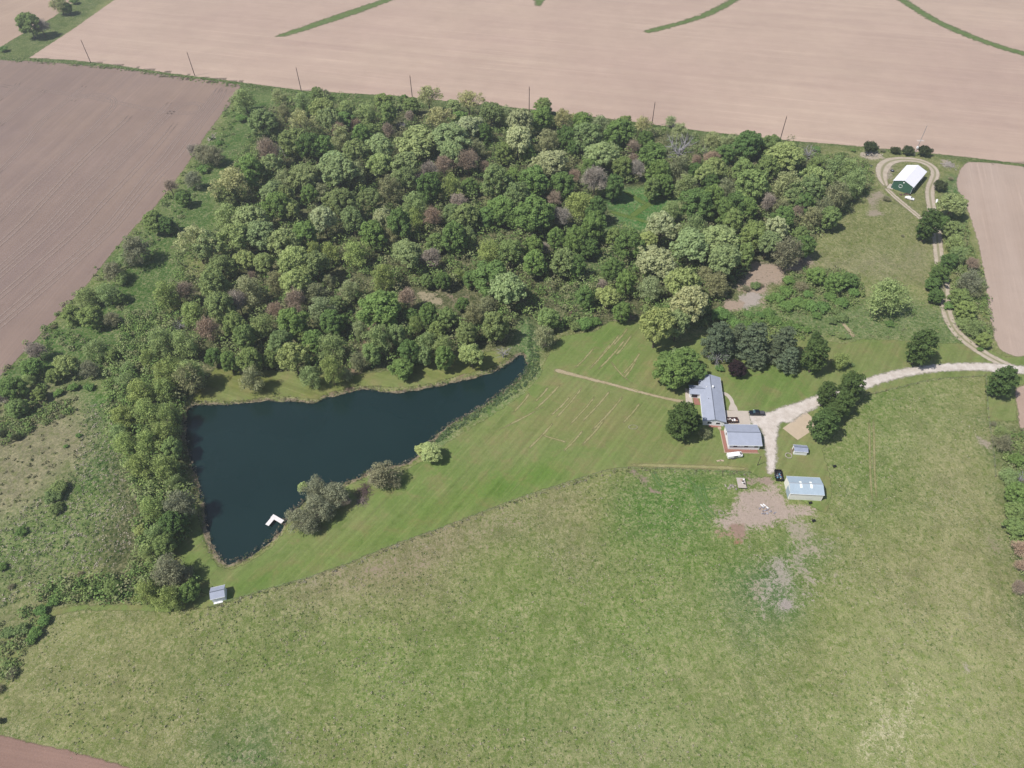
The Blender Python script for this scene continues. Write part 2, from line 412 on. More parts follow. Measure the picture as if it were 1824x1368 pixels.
def sheet(name, poly, z, mat, xs=None, ys=None, margin=2.5, label=None, use_z=False, tone=None):
    """flat patch of ground cover with its edge distance stored for a ragged border"""
    poly = np.asarray(poly)
    if xs is None:
        P, Q, Z = GP, GQ, GZ
    else:
        P, Q = grid(xs, ys); Z = np.zeros(len(P))
    s = sd_cull(P, poly, 30)
    keep = (s[Q].max(1) > -margin)
    if use_z: keep &= (Z[Q].min(1) > -.75)
    Q = Q[keep]; used = np.unique(Q); rem = np.full(len(P), -1); rem[used] = np.arange(len(used))
    me = quads_mesh(name, np.column_stack([P[used], Z[used] + z]), rem[Q], [mat])
    set_attr(me, 'sd', s[used])
    if tone:
        g = np.zeros(len(used))
        for poly_, fe, w_ in tone:
            q_ = sd_cull(P[used], atv(poly_), fe * 3) + (vnoise(P[used], fe * 1.3, 41) - .5) * fe
            g += np.clip((q_ + fe) / (2 * fe), 0, 1) * w_
        set_attr(me, 'tone', g)
    return tag(link(name, me), label, kind='structure')

def edge_alpha(t, p, amp=1.0, scale=.5, soft=.25):
    sd = t.attr('sd').outputs['Fac']
    n = t.noise(p, scale, 4, .65)
    v = t.math('ADD', sd, t.step(n, .2, .8, -amp, amp))
    return t.step(v, -soft, soft)

def field_material(name, c1, c2, ang, lines=.1, fine=1.6, patch=(0, 0, 0, 0), amp=.8):
    t = NT(name); p = t.pos()
    q = t.mapping(p, ang, (.02, 1, 1))            # long rows
    q2 = t.mapping(p, ang, (.006, .3, 1))
    rows = t.noise(q, fine, 2, .6); bands = t.noise(q2, .35, 3, .6)
    n1 = t.noise(p, .008, 3); n2 = t.noise(p, .12, 4, .65); n4 = t.noise(p, 2.2, 3, .7)
    c = t.mix(t.step(t.math('ADD', n1, t.math('MULTIPLY', bands, .6)), .55, 1.05), c1, c2)
    v = t.math('ADD', t.step(rows, .25, .75, 1 - lines, 1 + lines), t.step(bands, .3, .7, -lines * .5, lines * .5))
    v = t.math('ADD', v, t.step(n4, .3, .7, -.08, .08)); v = t.math('ADD', v, t.step(n2, .3, .7, -.035, .035))
    pale = t.noise(t.mapping(p, ang, (.012, .5, 1)), .9, 3, .75)
    v = t.math('ADD', v, t.step(pale, .56, .7, 0, .13)); v = t.math('ADD', v, t.step(t.noise(p, .018, 5, .6), .35, .65, -.045, .045))
    c = t.mix(1.0, c, t.gray(v), 'MULTIPLY')
    return t.finish(c, .95, t.bump(t.math('ADD', rows, n4), .35, .12), edge_alpha(t, p, amp, .35), spec=.05)

def ang_of(a, b):
    A, B = at(*a), at(*b); return -math.atan2(B[1] - A[1], B[0] - A[0])

TOPF = atv([(52,103),(130,107),(200,115),(300,130),(365,138),(440,148),(540,161),(620,166),(700,170),(750,175),(860,186),(960,196),(1090,212),(1240,232),(1400,250),(1500,258),(1600,267),(1680,275),(1824,292),(2100,330),(2500,-150),(1800,-300),(800,-300),(560,-260),(330,-90),(205,-1),(130,52)])
fm_top = field_material('stubble soil', S(199,173,158), S(210,186,167), ang_of((500,120),(1300,205)), .05)
sheet('crop_field', TOPF, .03, fm_top, arange(-900, 1500, 5.0), arange(330, 1500, 5.0), label='large pale tan tilled field along the top of the photo')
NWF = atv([(-400,330),(-120,150),(0,84),(30,66),(78,40),(96,30),(132,2),(250,-90),(-400,-200),(-900,200)])
sheet('crop_field', NWF, .03, field_material('stubble soil far', S(190,164,146), S(196,172,152), ang_of((0,60),(120,0)), .05), arange(-1500, -200, 5.0), arange(420, 1400, 5.0), label='small corner of tan field at the top left beyond grass strip')
LEFTF = atv([(-500,70),(0,107),(60,109),(200,120),(300,134),(380,144),(428,151),(424,168),(395,203),(368,238),(345,275),(320,312),(290,350),(262,385),(243,400),(200,450),(160,500),(120,545),(85,582),(50,620),(0,672),(-150,840),(-700,900),(-900,300)])
fm_left = field_material('brown tilled soil', S(152,132,124), S(164,142,128), ang_of((60,600),(400,190)), .07, 1.1)
sheet('crop_field', LEFTF, .03, fm_left, arange(-1100, -100, 4.0), arange(140, 640, 4.0), label='brown mauve tilled field with tractor tracks at left edge')
RIGHTF = atv([(1722,288),(1770,291),(1824,297),(2200,330),(2400,700),(1824,640),(1783,626),(1770,600),(1760,540),(1752,480),(1742,430),(1728,385),(1716,355),(1706,338),(1704,320),(1710,302)])
sheet('crop_field', RIGHTF, .03, field_material('pale bare soil', S(192,170,154), S(200,180,166), ang_of((1745,320),(1800,600)), .05), arange(180, 700, 3.0), arange(150, 430, 3.0), label='pale tan field right of the tree lined lane')
sheet('crop_field', atv([(1808,692),(1830,684),(1990,700),(1990,900),(1850,840),(1826,790),(1814,745)]), .03, field_material('pink bare soil', S(188,162,146), S(190,168,152), 1.2, .05), arange(150, 260, 1.5), arange(120, 210, 1.5), label='sliver of pinkish field at right edge below the drive')
sheet('crop_field', atv([(-300,1230),(0,1310),(60,1324),(120,1338),(180,1352),(235,1370),(360,1420),(200,1700),(-400,1600)]), .03, field_material('red brown soil', S(158,128,118), S(164,134,120), ang_of((0,1330),(200,1368)), .06, 1.4, amp=.5), arange(-260, -60, 1.5), arange(-10, 90, 1.5), label='reddish brown field in the bottom left corner')

# grass waterways curving through the big field
t = NT('strip grass'); p = t.pos(); n2 = t.noise(p, .3, 4, .6); n4 = t.noise(p, 1.5, 3, .6)
strip_m = t.finish(t.mix(1.0, t.mix(t.step(n2, .35, .65), S(100,126,66), S(126,138,90)), t.gray(t.step(n4, .3, .7, .85, 1.15)), 'MULTIPLY'), .95, None, edge_alpha(t, p, 2.2, .3, 1.2), spec=.05)
for lab, pl in [('green grass strip curving through field, left one', [(487,66),(500,61),(560,40),(630,16),(680,0),(720,-14),(716,-6),(690,4),(640,23),(570,46),(510,65)]),
                ('green grass strip curving through field, middle one', [(1143,57),(1160,51),(1230,34),(1290,6),(1320,-14),(1326,-6),(1300,10),(1262,30),(1210,45),(1160,59)]),
                ('tiny green grass notch at the top edge of field', [(952,-8),(954,10),(964,11),(972,-8)]),
                ('long thin green grass strip at the top right corner', [(1578,-14),(1620,14),(1660,39),(1710,62),(1770,84),(1840,104),(1850,100),(1770,77),(1715,55),(1666,33),(1600,-10)])]:
    pp = smooth_closed(atv(pl), 1); lo, hi = pp.min(0) - 6, pp.max(0) + 6
    sheet('grass_strip', pp, .08, strip_m, arange(lo[0], hi[0], 1.6), arange(lo[1], hi[1], 1.6), label=lab)

# ------------------------------------------------------------------ lawn
LAWN_PX = [(-30,1262),(88,1098),(140,1087),(215,1088),(300,1090),(372,1082),(412,1069),(480,1048),(560,1025),(640,995),(700,970),(780,942),(850,915),(920,888),(1000,862),(1075,838),(1118,832),(1200,834),(1290,838),(1335,840),(1352,850),(1400,850),(1400,880),(1440,898),(1470,915),(1482,880),(1476,840),(1464,800),(1500,760),(1540,705),(1600,690),(1660,675),(1755,669),(1758,750),(1812,750),(1806,690),(1824,684),(2000,690),(2000,650),(1824,634),(1790,636),(1770,626),(1735,612),(1680,612),(1600,606),(1540,604),(1500,612),(1440,600),(1400,590),(1250,600),(1210,610),(1180,600),(1150,578),(1130,571),(1085,573),(1062,590),(1025,595),(1000,600),(985,618),(968,650),(963,668),(935,700),(880,738),(830,768),(795,790),(770,812),(744,826),(722,838),(690,840),(650,850),(600,874),(520,925),(508,945),(480,980),(440,1003),(410,1014),(388,1008),(371,985),(360,950),(354,920),(345,890),(322,925),(300,985),(330,1030),(370,1060),(300,1075),(200,1078),(140,1078),(85,1088),(-45,1255)]
LAWN = atv(LAWN_PX)
LANG = ang_of((1026, 654), (1054, 623)); LANG2 = ang_of((480,1048), (1000,862))
def lawn_material(name, ang, base=None):
    t = NT(name); p = t.pos()
    n1 = t.noise(p, .03, 3); n2 = t.noise(p, .14, 5, .7, .5); n3 = t.noise(p, .9, 4, .65); n4 = t.noise(p, 3.5, 2)
    q = t.mapping(p, ang, (.035, 1, 1)); st_ = t.noise(q, .5, 2, .6); st2 = t.noise(t.mapping(p, ang, (.06, 1, 1)), 1.4, 3, .7)
    c = t.mix(t.step(n1, .38, .62), base or S(122,143,78), S(136,147,90))
    c = t.mix(t.math('MULTIPLY', t.step(n2, .5, .66), .6), c, S(150,140,98))
    c = t.mix(t.math('MULTIPLY', t.step(n2, .46, .3), .5), c, S(96,122,54))
    c = t.mix(t.math('MULTIPLY', t.step(st2, .56, .72), .5), c, S(168,162,116))
    tn = t.attr('tone').outputs['Fac']
    c = t.mix(t.step(tn, 0, 1), c, t.mix(1.0, c, (.82, .95, .72, 1), 'MULTIPLY'))
    c = t.mix(t.step(tn, 0, -1), c, t.mix(.55, c, S(158, 142, 100)))
    v = t.math('ADD', t.step(st_, .3, .7, .87, 1.13), t.step(n3, .3, .7, -.1, .1))
    v = t.math('ADD', v, t.step(n4, .3, .7, -.08, .08))
    c = t.mix(1.0, c, t.gray(v), 'MULTIPLY')
    return t.finish(c, .95, t.bump(n4, .3, .15), edge_alpha(t, p, .7, .45), spec=.05)
sheet('lawn', LAWN, .05, lawn_material('mown grass', LANG), label='mown olive green lawn between pond, house and pasture', use_z=True, tone=[
    ([(400,1070),(480,1040),(640,985),(860,895),(1000,850),(990,830),(860,860),(700,930),(560,990),(420,1030)], 4, .9),
    ([(560,980),(640,930),(740,880),(860,840),(960,800),(1060,780),(1100,810),(980,850),(860,890),(700,950)], 9, .45),
    ([(990,640),(1080,600),(1160,620),(1150,700),(1080,690)], 8, .5),
    ([(900,770),(1000,700),(1140,720),(1180,780),(1060,800)], 12, -.6), ([(1120,590),(1200,620),(1180,700),(1120,680)], 7, -.7),
    ([(1300,640),(1420,650),(1440,690),(1360,720),(1310,700)], 6, .4), ([(1400,600),(1560,608),(1700,615),(1560,640),(1460,660)], 6, -.3),
    ([(1395,820),(1450,820),(1450,845),(1400,845)], 4, -.5), ([(1120,826),(1330,830),(1330,840),(1120,836)], 1.5, -1)])
BANK = atv([(340,714),(362,684),(384,655),(420,655),(500,660),(600,672),(700,660),(800,640),(900,622),(912,636),(870,656),(820,668),(770,682),(720,690),(640,686),(590,698),(562,710),(520,706),(470,706),(430,713),(380,714)])
sheet('grassy_bank', BANK, .05, lawn_material('bank grass', .4, S(128,134,72)), label='worn grassy bank along the north shore of the pond', use_z=True)

# ------------------------------------------------------------------ water
t = NT('pond water'); p = t.pos()
wv = t.noise(t.mapping(p, .5, (1, 2.0, 1)), 1.1, 4, .6); wl = t.noise(p, .04, 3)
wc = t.mix(t.step(wl, .3, .7), (.0045, .017, .0155, 1), (.0065, .0205, .019, 1))
t.finish(wc, .2, t.bump(wv, .14, .05), spec=.4)
px, pz = grid(arange(-175, 30, 4.0), arange(95, 280, 4.0))
s = sd_cull(px, POND, 30); kq = pz[(s[pz].max(1) > -1)]
used = np.unique(kq); rem = np.full(len(px), -1); rem[used] = np.arange(len(used))
wm = quads_mesh('pond_water', np.column_stack([px[used], np.full(len(used), WATER_Z)]), rem[kq], [t.m])
tag(link('pond_water', wm), 'dark blue green triangular farm pond', kind='structure')

# ------------------------------------------------------------------ ribbons: roads, tracks
def ribbon(name, pts, widths, z, mat, label, kind='structure', it=3, world_pts=False):
    P = np.asarray(pts if world_pts else atv(pts), float); W = np.asarray(widths if hasattr(widths, '__len__') else [widths] * len(P), float)
    if len(P) == 2: k_ = np.linspace(0, 1, 7)[:, None]; W = W[0] + (W[1] - W[0]) * k_[:, 0]; P = P[0] + (P[1] - P[0]) * k_ + np.column_stack([np.sin(k_[:, 0] * 5), np.cos(k_[:, 0] * 4)]) * .25
    D = smooth_open(np.column_stack([P, W]), it)
    L = np.concatenate([[0], np.cumsum(np.linalg.norm(np.diff(D[:, :2], axis=0), axis=1))])
    tan = np.gradient(D[:, :2], axis=0); tan /= np.linalg.norm(tan, axis=1)[:, None] + 1e-9
    nor = np.stack([-tan[:, 1], tan[:, 0]], 1)
    cs = np.array([-1.25, -1, -.66, -.33, 0, .33, .66, 1, 1.25]); n = len(cs); V = []; U = []; SD = []
    for i in range(len(D)):
        w = D[i, 2] / 2; endd = min(L[i], L[-1] - L[i]) - .3
        for c_ in cs:
            V.append((*(D[i, :2] + nor[i] * w * c_), z)); U.append(c_); SD.append(min(w * (1 - abs(c_)), endd))
    q = [(i * n + k, i * n + k + 1, (i + 1) * n + k + 1, (i + 1) * n + k) for i in range(len(D) - 1) for k in range(n - 1)]
    me = quads_mesh(name, V, q, [mat]); set_attr(me, 'u', U); set_attr(me, 'sd', SD)
    return tag(link(name, me), label, kind=kind)

def gravel(name, c1, c2, tracks=0.0, amp=.5, grassy=S(124,128,76), soft=.3):
    t = NT(name); p = t.pos()
    n2 = t.noise(p, .35, 4, .6); n4 = t.noise(p, 2.5, 3, .7)
    c = t.mix(t.step(n2, .35, .65), c1, c2)
    c = t.mix(1.0, c, t.gray(t.step(n4, .3, .7, .88, 1.12)), 'MULTIPLY')
    u = t.math('ABSOLUTE', t.attr('u').outputs['Fac'])
    uu = t.math('ADD', u, t.step(n2, .2, .8, -.14, .14))
    if tracks:
        mid = t.math('MULTIPLY', t.step(uu, .30, .12), tracks)
        c = t.mix(mid, c, t.mix(1.0, grassy, t.gray(t.step(n4, .3, .7, .85, 1.15)), 'MULTIPLY'))
    return t.finish(c, .95, t.bump(n4, .3, .06), edge_alpha(t, p, amp, .6, soft), spec=.05)

grav = gravel('white gravel', S(238,228,218), S(214,202,190), 0, .9, S(170,162,146), soft=.6)
grav_yard = gravel('yard gravel', S(216,205,194), S(194,180,166), 0, 1.0, soft=.7)
grav2 = gravel('lane gravel', S(214,200,182), S(196,182,162), .6, .4)
dirt = gravel('dirt path', S(196,180,150), S(176,162,128), 0, .28, soft=.2)
def union_sheet(name, polys, lines, z, mat, label, res=.7):
    allp = np.vstack([atv(p_) for p_ in polys] + [atv(l_) for l_, w_ in lines]); lo, hi = allp.min(0) - 6, allp.max(0) + 6
    P, Q = grid(arange(lo[0], hi[0], res), arange(lo[1], hi[1], res)); sd = np.full(len(P), -50.0)
    for p_ in polys: sd = np.maximum(sd, sd_cull(P, smooth_closed(atv(p_), 2), 10))
    for l_, w_ in lines:
        A = np.column_stack([atv(l_), np.asarray(w_, float)]); A = smooth_open(A, 2)
        near = np.zeros(len(P), bool)
        for q_ in A: near |= (np.abs(P[:, 0] - q_[0]) < 40) & (np.abs(P[:, 1] - q_[1]) < 40)
        idx = np.nonzero(near)[0]; d_ = ldist(P[idx], A[:, :2])
        wi = A[np.argmin((P[idx, None, 0] - A[None, :, 0])**2 + (P[idx, None, 1] - A[None, :, 1])**2, axis=1), 2]
        sd[idx] = np.maximum(sd[idx], wi / 2 - d_)
    Q = Q[sd[Q].max(1) > -2.2]; used = np.unique(Q); rem = np.full(len(P), -1); rem[used] = np.arange(len(used))
    me = quads_mesh(name, np.column_stack([P[used], np.full(len(used), z)]), rem[Q], [mat]); set_attr(me, 'sd', sd[used]); set_attr(me, 'u', np.full(len(used), .6))
    return tag(link(name, me), label, kind='structure')
union_sheet('gravel_drive', [[(1334,736),(1352,733),(1372,735),(1400,722),(1432,716),(1424,732),(1402,742),(1386,756),(1383,780),(1383,812),(1379,842),(1366,846),(1367,815),(1361,790),(1358,762),(1336,757)]],
    [([(1990,676),(1950,672),(1824,660),(1790,656),(1740,653),(1690,654),(1630,660),(1580,671),(1540,684),(1500,699),(1460,713),(1425,727),(1398,742)], [4.4,4.4,4.4,4.8,4,3.8,3.8,4,4.2,4.4,4.6,5,6])], .10, grav, 'white gravel drive from the right edge widening into the farmyard')
ribbon('gravel_lane', [(1812,660),(1790,650),(1762,636),(1735,619),(1708,598),(1692,575),(1684,550),(1682,515),(1679,490),(1673,465),(1670,435),(1668,410),(1662,385),(1658,362),(1655,340),(1661,324),(1667,310),(1662,298),(1645,288),(1622,284),(1598,284),(1580,289),(1571,300),(1570,315),(1578,333)], [4.4]*19 + [4.6, 5.4, 6.5, 7, 5, 3], .09, grav2, 'two track gravel lane looping round the green shed')
ribbon('gravel_lane', [(1577,334),(1592,349),(1612,366),(1632,382),(1648,396),(1660,408)], 2.7, .085, grav2, 'short two track lane cutting below the green shed')
ribbon('foot_path', [(986,658),(1010,665),(1050,675),(1090,685),(1130,696),(1170,706),(1200,713),(1222,716)], [2.2,1.7,1.4,1.2,1.2,1.1,1.2,1.6], .08, dirt, 'thin pale dirt path from pond to house patio')

# tracks in the tilled field and lines in the grass
trk = gravel('pressed soil', S(172,152,141), S(164,144,133), 0, .2, soft=.3)
def c3(pts, ox=0, oy=0, s=3.42): return [(ox + a / s, oy + b / s) for a, b in pts]
tracks = [
    [(-20,1060),(60,980),(150,885),(220,780),(320,680),(400,620),(480,560),(520,520)],
    [(-20,1360),(100,1220),(300,1030),(440,900),(560,790),(650,700),(700,640),(690,600),(640,580),(560,575),(480,590),(440,620)],
    [(270,1400),(450,1200),(650,1010),(800,870),(900,770),(990,670),(1040,620)],
    [(330,1400),(480,1240),(680,1040),(830,900),(930,800),(1020,700),(1100,640),(1180,625),(1230,640),(1230,670),(1180,690),(1060,690),(900,665),(740,630),(600,600),(400,570),(200,545),(0,520)],
    [(640,1400),(760,1240),(900,1060),(1000,960),(1060,870),(1160,760),(1260,640),(1340,530)],
    [(690,1400),(830,1220),(960,1080),(1060,980),(1160,850),(1250,720),(1340,610),(1370,540)],
    [(-20,780),(100,680),(200,600),(280,545)],
    [(-20,620),(60,560),(120,500)],
    [(480,1400),(620,1240),(800,1060),(920,930),(1080,740)],
    [(100,1400),(260,1230),(420,1060),(560,920),(700,790),(800,700)],
]
for i, tr in enumerate(tracks):
    q3 = c3(tr)
    if tr[0][1] >= 1390: q3 = [(q3[0][0] - 210 * f_, q3[0][1] + 178 * f_) for f_ in (1.6, 1.2, .8, .4)] + q3
    pts = atv(q3)
    D = smooth_open(pts, 2); tan = np.gradient(D, axis=0); tan /= np.linalg.norm(tan, axis=1)[:, None]; nor = np.stack([-tan[:, 1], tan[:, 0]], 1)
    for off in (-1.3, 1.3):
        o = ribbon('tyre_track', D + nor * off, 1.0, .06 + .005 * i, trk, 'pale tractor wheel track pressed into brown field', it=1, world_pts=True)
        o['group'] = 'tractor tracks in the brown field'
mow = gravel('dry grass line', S(178,170,126), S(152,152,100), 0, .3, soft=.3)
c8 = lambda pts: c3(pts, 860, 440, 3.6)
mows = [[(590,780),(720,640)],[(680,790),(830,610)],[(740,790),(920,590)],[(850,700),(960,560)],[(810,720),(870,800),(960,880)],[(900,850),(990,720)],
        [(90,1180),(250,1100),(400,1020)],[(420,900),(340,990)],[(560,960),(440,1080)],[(640,900),(470,1100)],[(720,960),(560,1140)],[(1000,930),(960,900)],[(820,920),(640,1120)],[(900,960),(700,1180)],
        [(300,940),(200,1060)],[(500,880),(330,1050)],[(1010,680),(900,820)],[(880,560),(700,770)],[(930,520),(840,630)],
        [(1010,1000),(900,1130)],[(640,1180),(520,1310)],[(780,1110),(640,1270)],[(450,1130),(300,1290)],[(540,1260),(380,1200)]]
for i, m_ in enumerate(mows):
    o = ribbon('mowing_line', c8(m_), .8, .07 + .001 * i, mow, 'thin straw coloured mowing line on the lawn', it=1); o['group'] = 'mowing lines on the lawn'
o = ribbon('worn_strip', [(1118,828),(1200,830),(1290,833),(1335,836)], 1.4, .075, mow, 'dry worn grass strip beside the pasture fence')
lushm = gravel('flattened green grass', S(128,156,96), S(110,144,80), 0, .2, soft=.4)
for i, m_ in enumerate([[(1240,862),(1245,885),(1252,905),(1270,925)],[(1246,862),(1249,882),(1258,902),(1276,920)],[(1252,860),(1256,882),(1264,900)],[(1222,845),(1230,858),(1240,868),(1262,872),(1280,868)],[(1160,840),(1166,855),(1180,870)],[(1165,838),(1172,853),(1186,868)],[(1236,858),(1240,890),(1250,915),(1266,932)]]):
    o = ribbon('wheel_rut', m_, .6, .055 + .002 * i, lushm, 'curved pale green wheel rut in the upper pasture'); o['group'] = 'wheel ruts in pasture left of barnyard'
cl_tr = gravel('clearing track', S(104,128,62), S(112,132,70), 0, .4)
ribbon('mown_track', [(1112,340),(1140,358),(1152,364)], 2.6, .06, cl_tr, 'short mown track from the north into woodland clearing')
ribbon('mown_track', [(1205,346),(1180,352),(1155,364),(1135,378),(1122,388)], 3.2, .065, cl_tr, 'mown track crossing the woodland clearing diagonally')
ribbon('mown_track', [(1085,376),(1110,384),(1140,392),(1160,398)], 2.4, .07, cl_tr, 'mown track along the south of the woodland clearing')
ribbon('vehicle_track', [(1500,575),(1512,588),(1522,602)], 1.6, .06, dirt, 'short worn double track in grass north of the lawn')
for x_ in (1548, 1556):
    o = ribbon('vehicle_track', [(x_,745),(x_+1,800),(x_+2,850),(x_+6,895)], .7, .05 + (x_-1548)*.001, mow, 'faint straw wheel track running down the right pasture'); o['group'] = 'twin wheel tracks in right pasture'

# ------------------------------------------------------------------ building materials
def shingle(name, c1, c2):
    t = NT(name); tc = t.n('ShaderNodeTexCoord').outputs['Object']
    n1 = t.noise(tc, .5, 3); n2 = t.noise(tc, 5, 3, .7)
    br = t.n('ShaderNodeTexBrick', {'Vector': tc, 'Color1': c1, 'Color2': c2, 'Mortar': tuple(x * .95 for x in c1[:3]) + (1,), 'Scale': 1.0, 'Mortar Size': .03, 'Brick Width': .9, 'Row Height': .3}).outputs[0]
    c = t.mix(1.0, br, t.gray(t.math('ADD', t.step(n1, .3, .7, .95, 1.05), t.step(n2, .3, .7, -.08, .08))), 'MULTIPLY')
    return t.finish(c, .85, t.bump(n2, .3, .03), spec=.2)
M_shing = shingle('grey asphalt shingles', S(186,193,211), S(182,189,206))
M_shing2 = shingle('blue grey shingles', S(174,182,202), S(162,170,192))
M_white = simple('white siding', (.74, .75, .76, 1), .05, 3)
M_cream = simple('cream metal siding', (.70, .69, .62, 1), .05, 2)
M_trim = simple('white trim', (.78, .78, .78, 1), .03, 3)
M_ridge = simple('dark ridge felt', S(118,124,138), .08, 3)  # darker tone of the ridge caps
M_glass = simple('dark window glass', (.02, .03, .04, 1), .1, 1, rough=.1, spec=.6)
M_brick = simple('brick paving', S(172,122,108), .14, 4, bump=.2)
M_curb = simple('sandstone edging', S(206,184,160), .08, 4)
M_conc = simple('pale concrete', S(214,202,188), .05, .6, scale2=6)
M_dark = simple('black plastic', (.012, .012, .014, 1), .2, 4, rough=.4)
M_galv = simple('galvanised steel', (.45, .47, .5, 1), .1, 2, rough=.4, metal=.5)
M_tin = simple('pale blue metal roof', S(190,208,222), .05, .6, rough=.5)
M_wroof = simple('white metal roof', (.69, .68, .73, 1), .03, .4, rough=.5)
M_green = simple('green metal siding', S(70,112,92), .05, 1.5)
M_sky = simple('translucent skylight', (.8, .82, .76, 1), .03, 2)
M_wood = simple('weathered wood', S(150,128,110), .15, 3)
M_pole = simple('dark treated pole', S(92,76,74), .15, 3)
M_dock = simple('bleached dock boards', (.62, .59, .58, 1), .06, 3)
M_sand = simple('court sand', S(214,194,168), .05, .5, scale2=5)
M_rock = simple('pale stone', S(190,180,165), .15, 2)
M_rubber = simple('tyre rubber', (.02, .02, .022, 1), .2, 5)
M_pickup = simple('black car paint', (.008, .011, .016, 1), .1, 1, rough=.22, spec=.6)
M_maroon = simple('maroon paint', S(86,52,50), .1, 1, rough=.3, spec=.5)
M_wpaint = simple('white vehicle paint', (.72, .71, .70, 1), .05, 1, rough=.35, spec=.5)

def window(x, y, z, w, h, parent, side, M=M_glass):
    """side 'x' = faces +-x, 'y' = faces +-y; frame with pane inside"""
    f = MB()
    if side == 'x': f.box(x - .05, x + .05, y - w/2 - .08, y + w/2 + .08, z - h/2 - .08, z + h/2 + .08)
    else: f.box(x - w/2 - .08, x + w/2 + .08, y - .05, y + .05, z - h/2 - .08, z + h/2 + .08)
    fo = f.build('window', M_trim, parent)
    g = MB()
    if side == 'x': g.box(x - .065, x + .065, y - w/2, y + w/2, z - h/2, z + h/2)
    else: g.box(x - w/2, x + w/2, y - .065, y + .065, z - h/2, z + h/2)
    g.build('pane', M, fo)
    return fo

def gable(root, x0, x1, y0, y1, ev, rg, axis, wallm, roofm, oh=.45, th=.14, cap=True, capm=None, floor=0.0, name='wall', fas=True):
    """walls + roof slopes; ridge runs along axis"""
    w = MB()
    if axis == 'y':
        xm = (x0 + x1) / 2; w.prism([(x0, floor), (x1, floor), (x1, ev), (xm, rg), (x0, ev)], y0, y1)
    else:
        ym = (y0 + y1) / 2; w.prism([(y0, floor), (y1, floor), (y1, ev), (ym, rg), (y0, ev)], x0, x1)
        w.v = [(v[1], v[0], v[2]) for v in w.v]
    w.build(name, wallm, root)
    a0, a1, b0, b1 = (x0, x1, y0, y1) if axis == 'y' else (y0, y1, x0, x1)
    mid = (a0 + a1) / 2; sl_ = (rg - ev) / (mid - a0)
    for s_ in (-1, 1):
        e = a0 - oh if s_ < 0 else a1 + oh
        ze = ev - sl_ * oh
        m_ = MB(); m_.prism([(e, ze + .02), (mid, rg + .02), (mid, rg + .02 + th), (e, ze + .02 + th)], b0 - oh, b1 + oh)
        if axis == 'x': m_.v = [(v[1], v[0], v[2]) for v in m_.v]
        ro = m_.build('roof', roofm, root)
        if fas:
            m_ = MB(); m_.prism([(e - s_*.002, ze - .1), (e + s_ * .06, ze - .1), (e + s_ * .06, ze + th), (e - s_*.002, ze + th)], b0 - oh, b1 + oh)
            if axis == 'x': m_.v = [(v[1], v[0], v[2]) for v in m_.v]
            m_.build('gutter', M_trim, root)
    if cap:
        m_ = MB(); m_.prism([(mid - .16, rg + th - .02), (mid, rg + th + .05), (mid + .16, rg + th - .02), (mid, rg + th - .05)], b0 - oh, b1 + oh)
        if axis == 'x': m_.v = [(v[1], v[0], v[2]) for v in m_.v]
        m_.build('ridge_cap', capm or M_ridge, root)

# --- ranch house (local frame: y along ridge)
hx, hy = at(1268, 709, 3.0)
ha = math.atan2(at(1272.3, 748.3, 4)[0] - at(1262.2, 666.3, 4)[0], -(at(1272.3, 748.3, 4)[1] - at(1262.2, 666.3, 4)[1]))
house = tag(empty('ranch_house', (hx, hy, 0), ha), 'long single storey house with L-shaped grey shingle roof', 'house')
gable(house, -3.7, 3.75, -10.9, 10.9, 2.7, 3.9, 'y', M_white, M_shing, .45)
# west wing
w = MB(); w.prism([(2.2, 0), (6.0, 0), (6.0, 2.6), (4.1, 3.25), (2.2, 2.6)], -7.6, -3.6); w.v = [(v[1], v[0], v[2]) for v in w.v]; w.build('wing_wall', M_white, house)
for s_, e in ((-1, 1.75), (1, 6.45)):
    m_ = MB(); m_.prism([(e, 2.5), (4.1, 3.32), (4.1, 3.46), (e, 2.64)], -8.05, -2.0 if s_ > 0 else -2.0); m_.v = [(v[1], v[0], v[2]) for v in m_.v]
    m_.build('wing_roof', M_shing, house)
m_ = MB(); m_.prism([(3.95, 3.40), (4.1, 3.52), (4.25, 3.40)], -8.05, -2.2); m_.v = [(v[1], v[0], v[2]) for v in m_.v]; m_.build('wing_ridge_cap', M_ridge, house)
MB().box(.2, .75, 4.2, 4.9, 3.6, 4.75).build('chimney', M_white, house)
MB().tube((-1.6, 5.0, 3.3), (-1.6, 5.0, 4.0), .14, .14, 8).build('vent_pipe', M_trim, house)
MB().tube((-1.4, -1.0, 3.3), (-1.4, -1.0, 3.8), .12, .12, 8).build('vent_pipe', M_dark, house)
for y_ in (-9, -6, -1.5, 2.5, 6.5, 9): window(3.76, y_, 1.6, 1.5, 1.1, house, 'x')
for y_ in (-8.5, -5, 9): window(-3.71, y_, 1.6, 1.5, 1.1, house, 'x')
MB().box(3.74, 3.80, .2, 1.2, .1, 2.2).build('door', M_trim, house)
window(-1.5, -10.91, 1.5, 1.4, 1.0, house, 'y'); window(1.5, -10.91, 1.5, 1.4, 1.0, house, 'y')
window(-5.9, 2.19, 1.3, 2.2, 1.6, house, 'y')

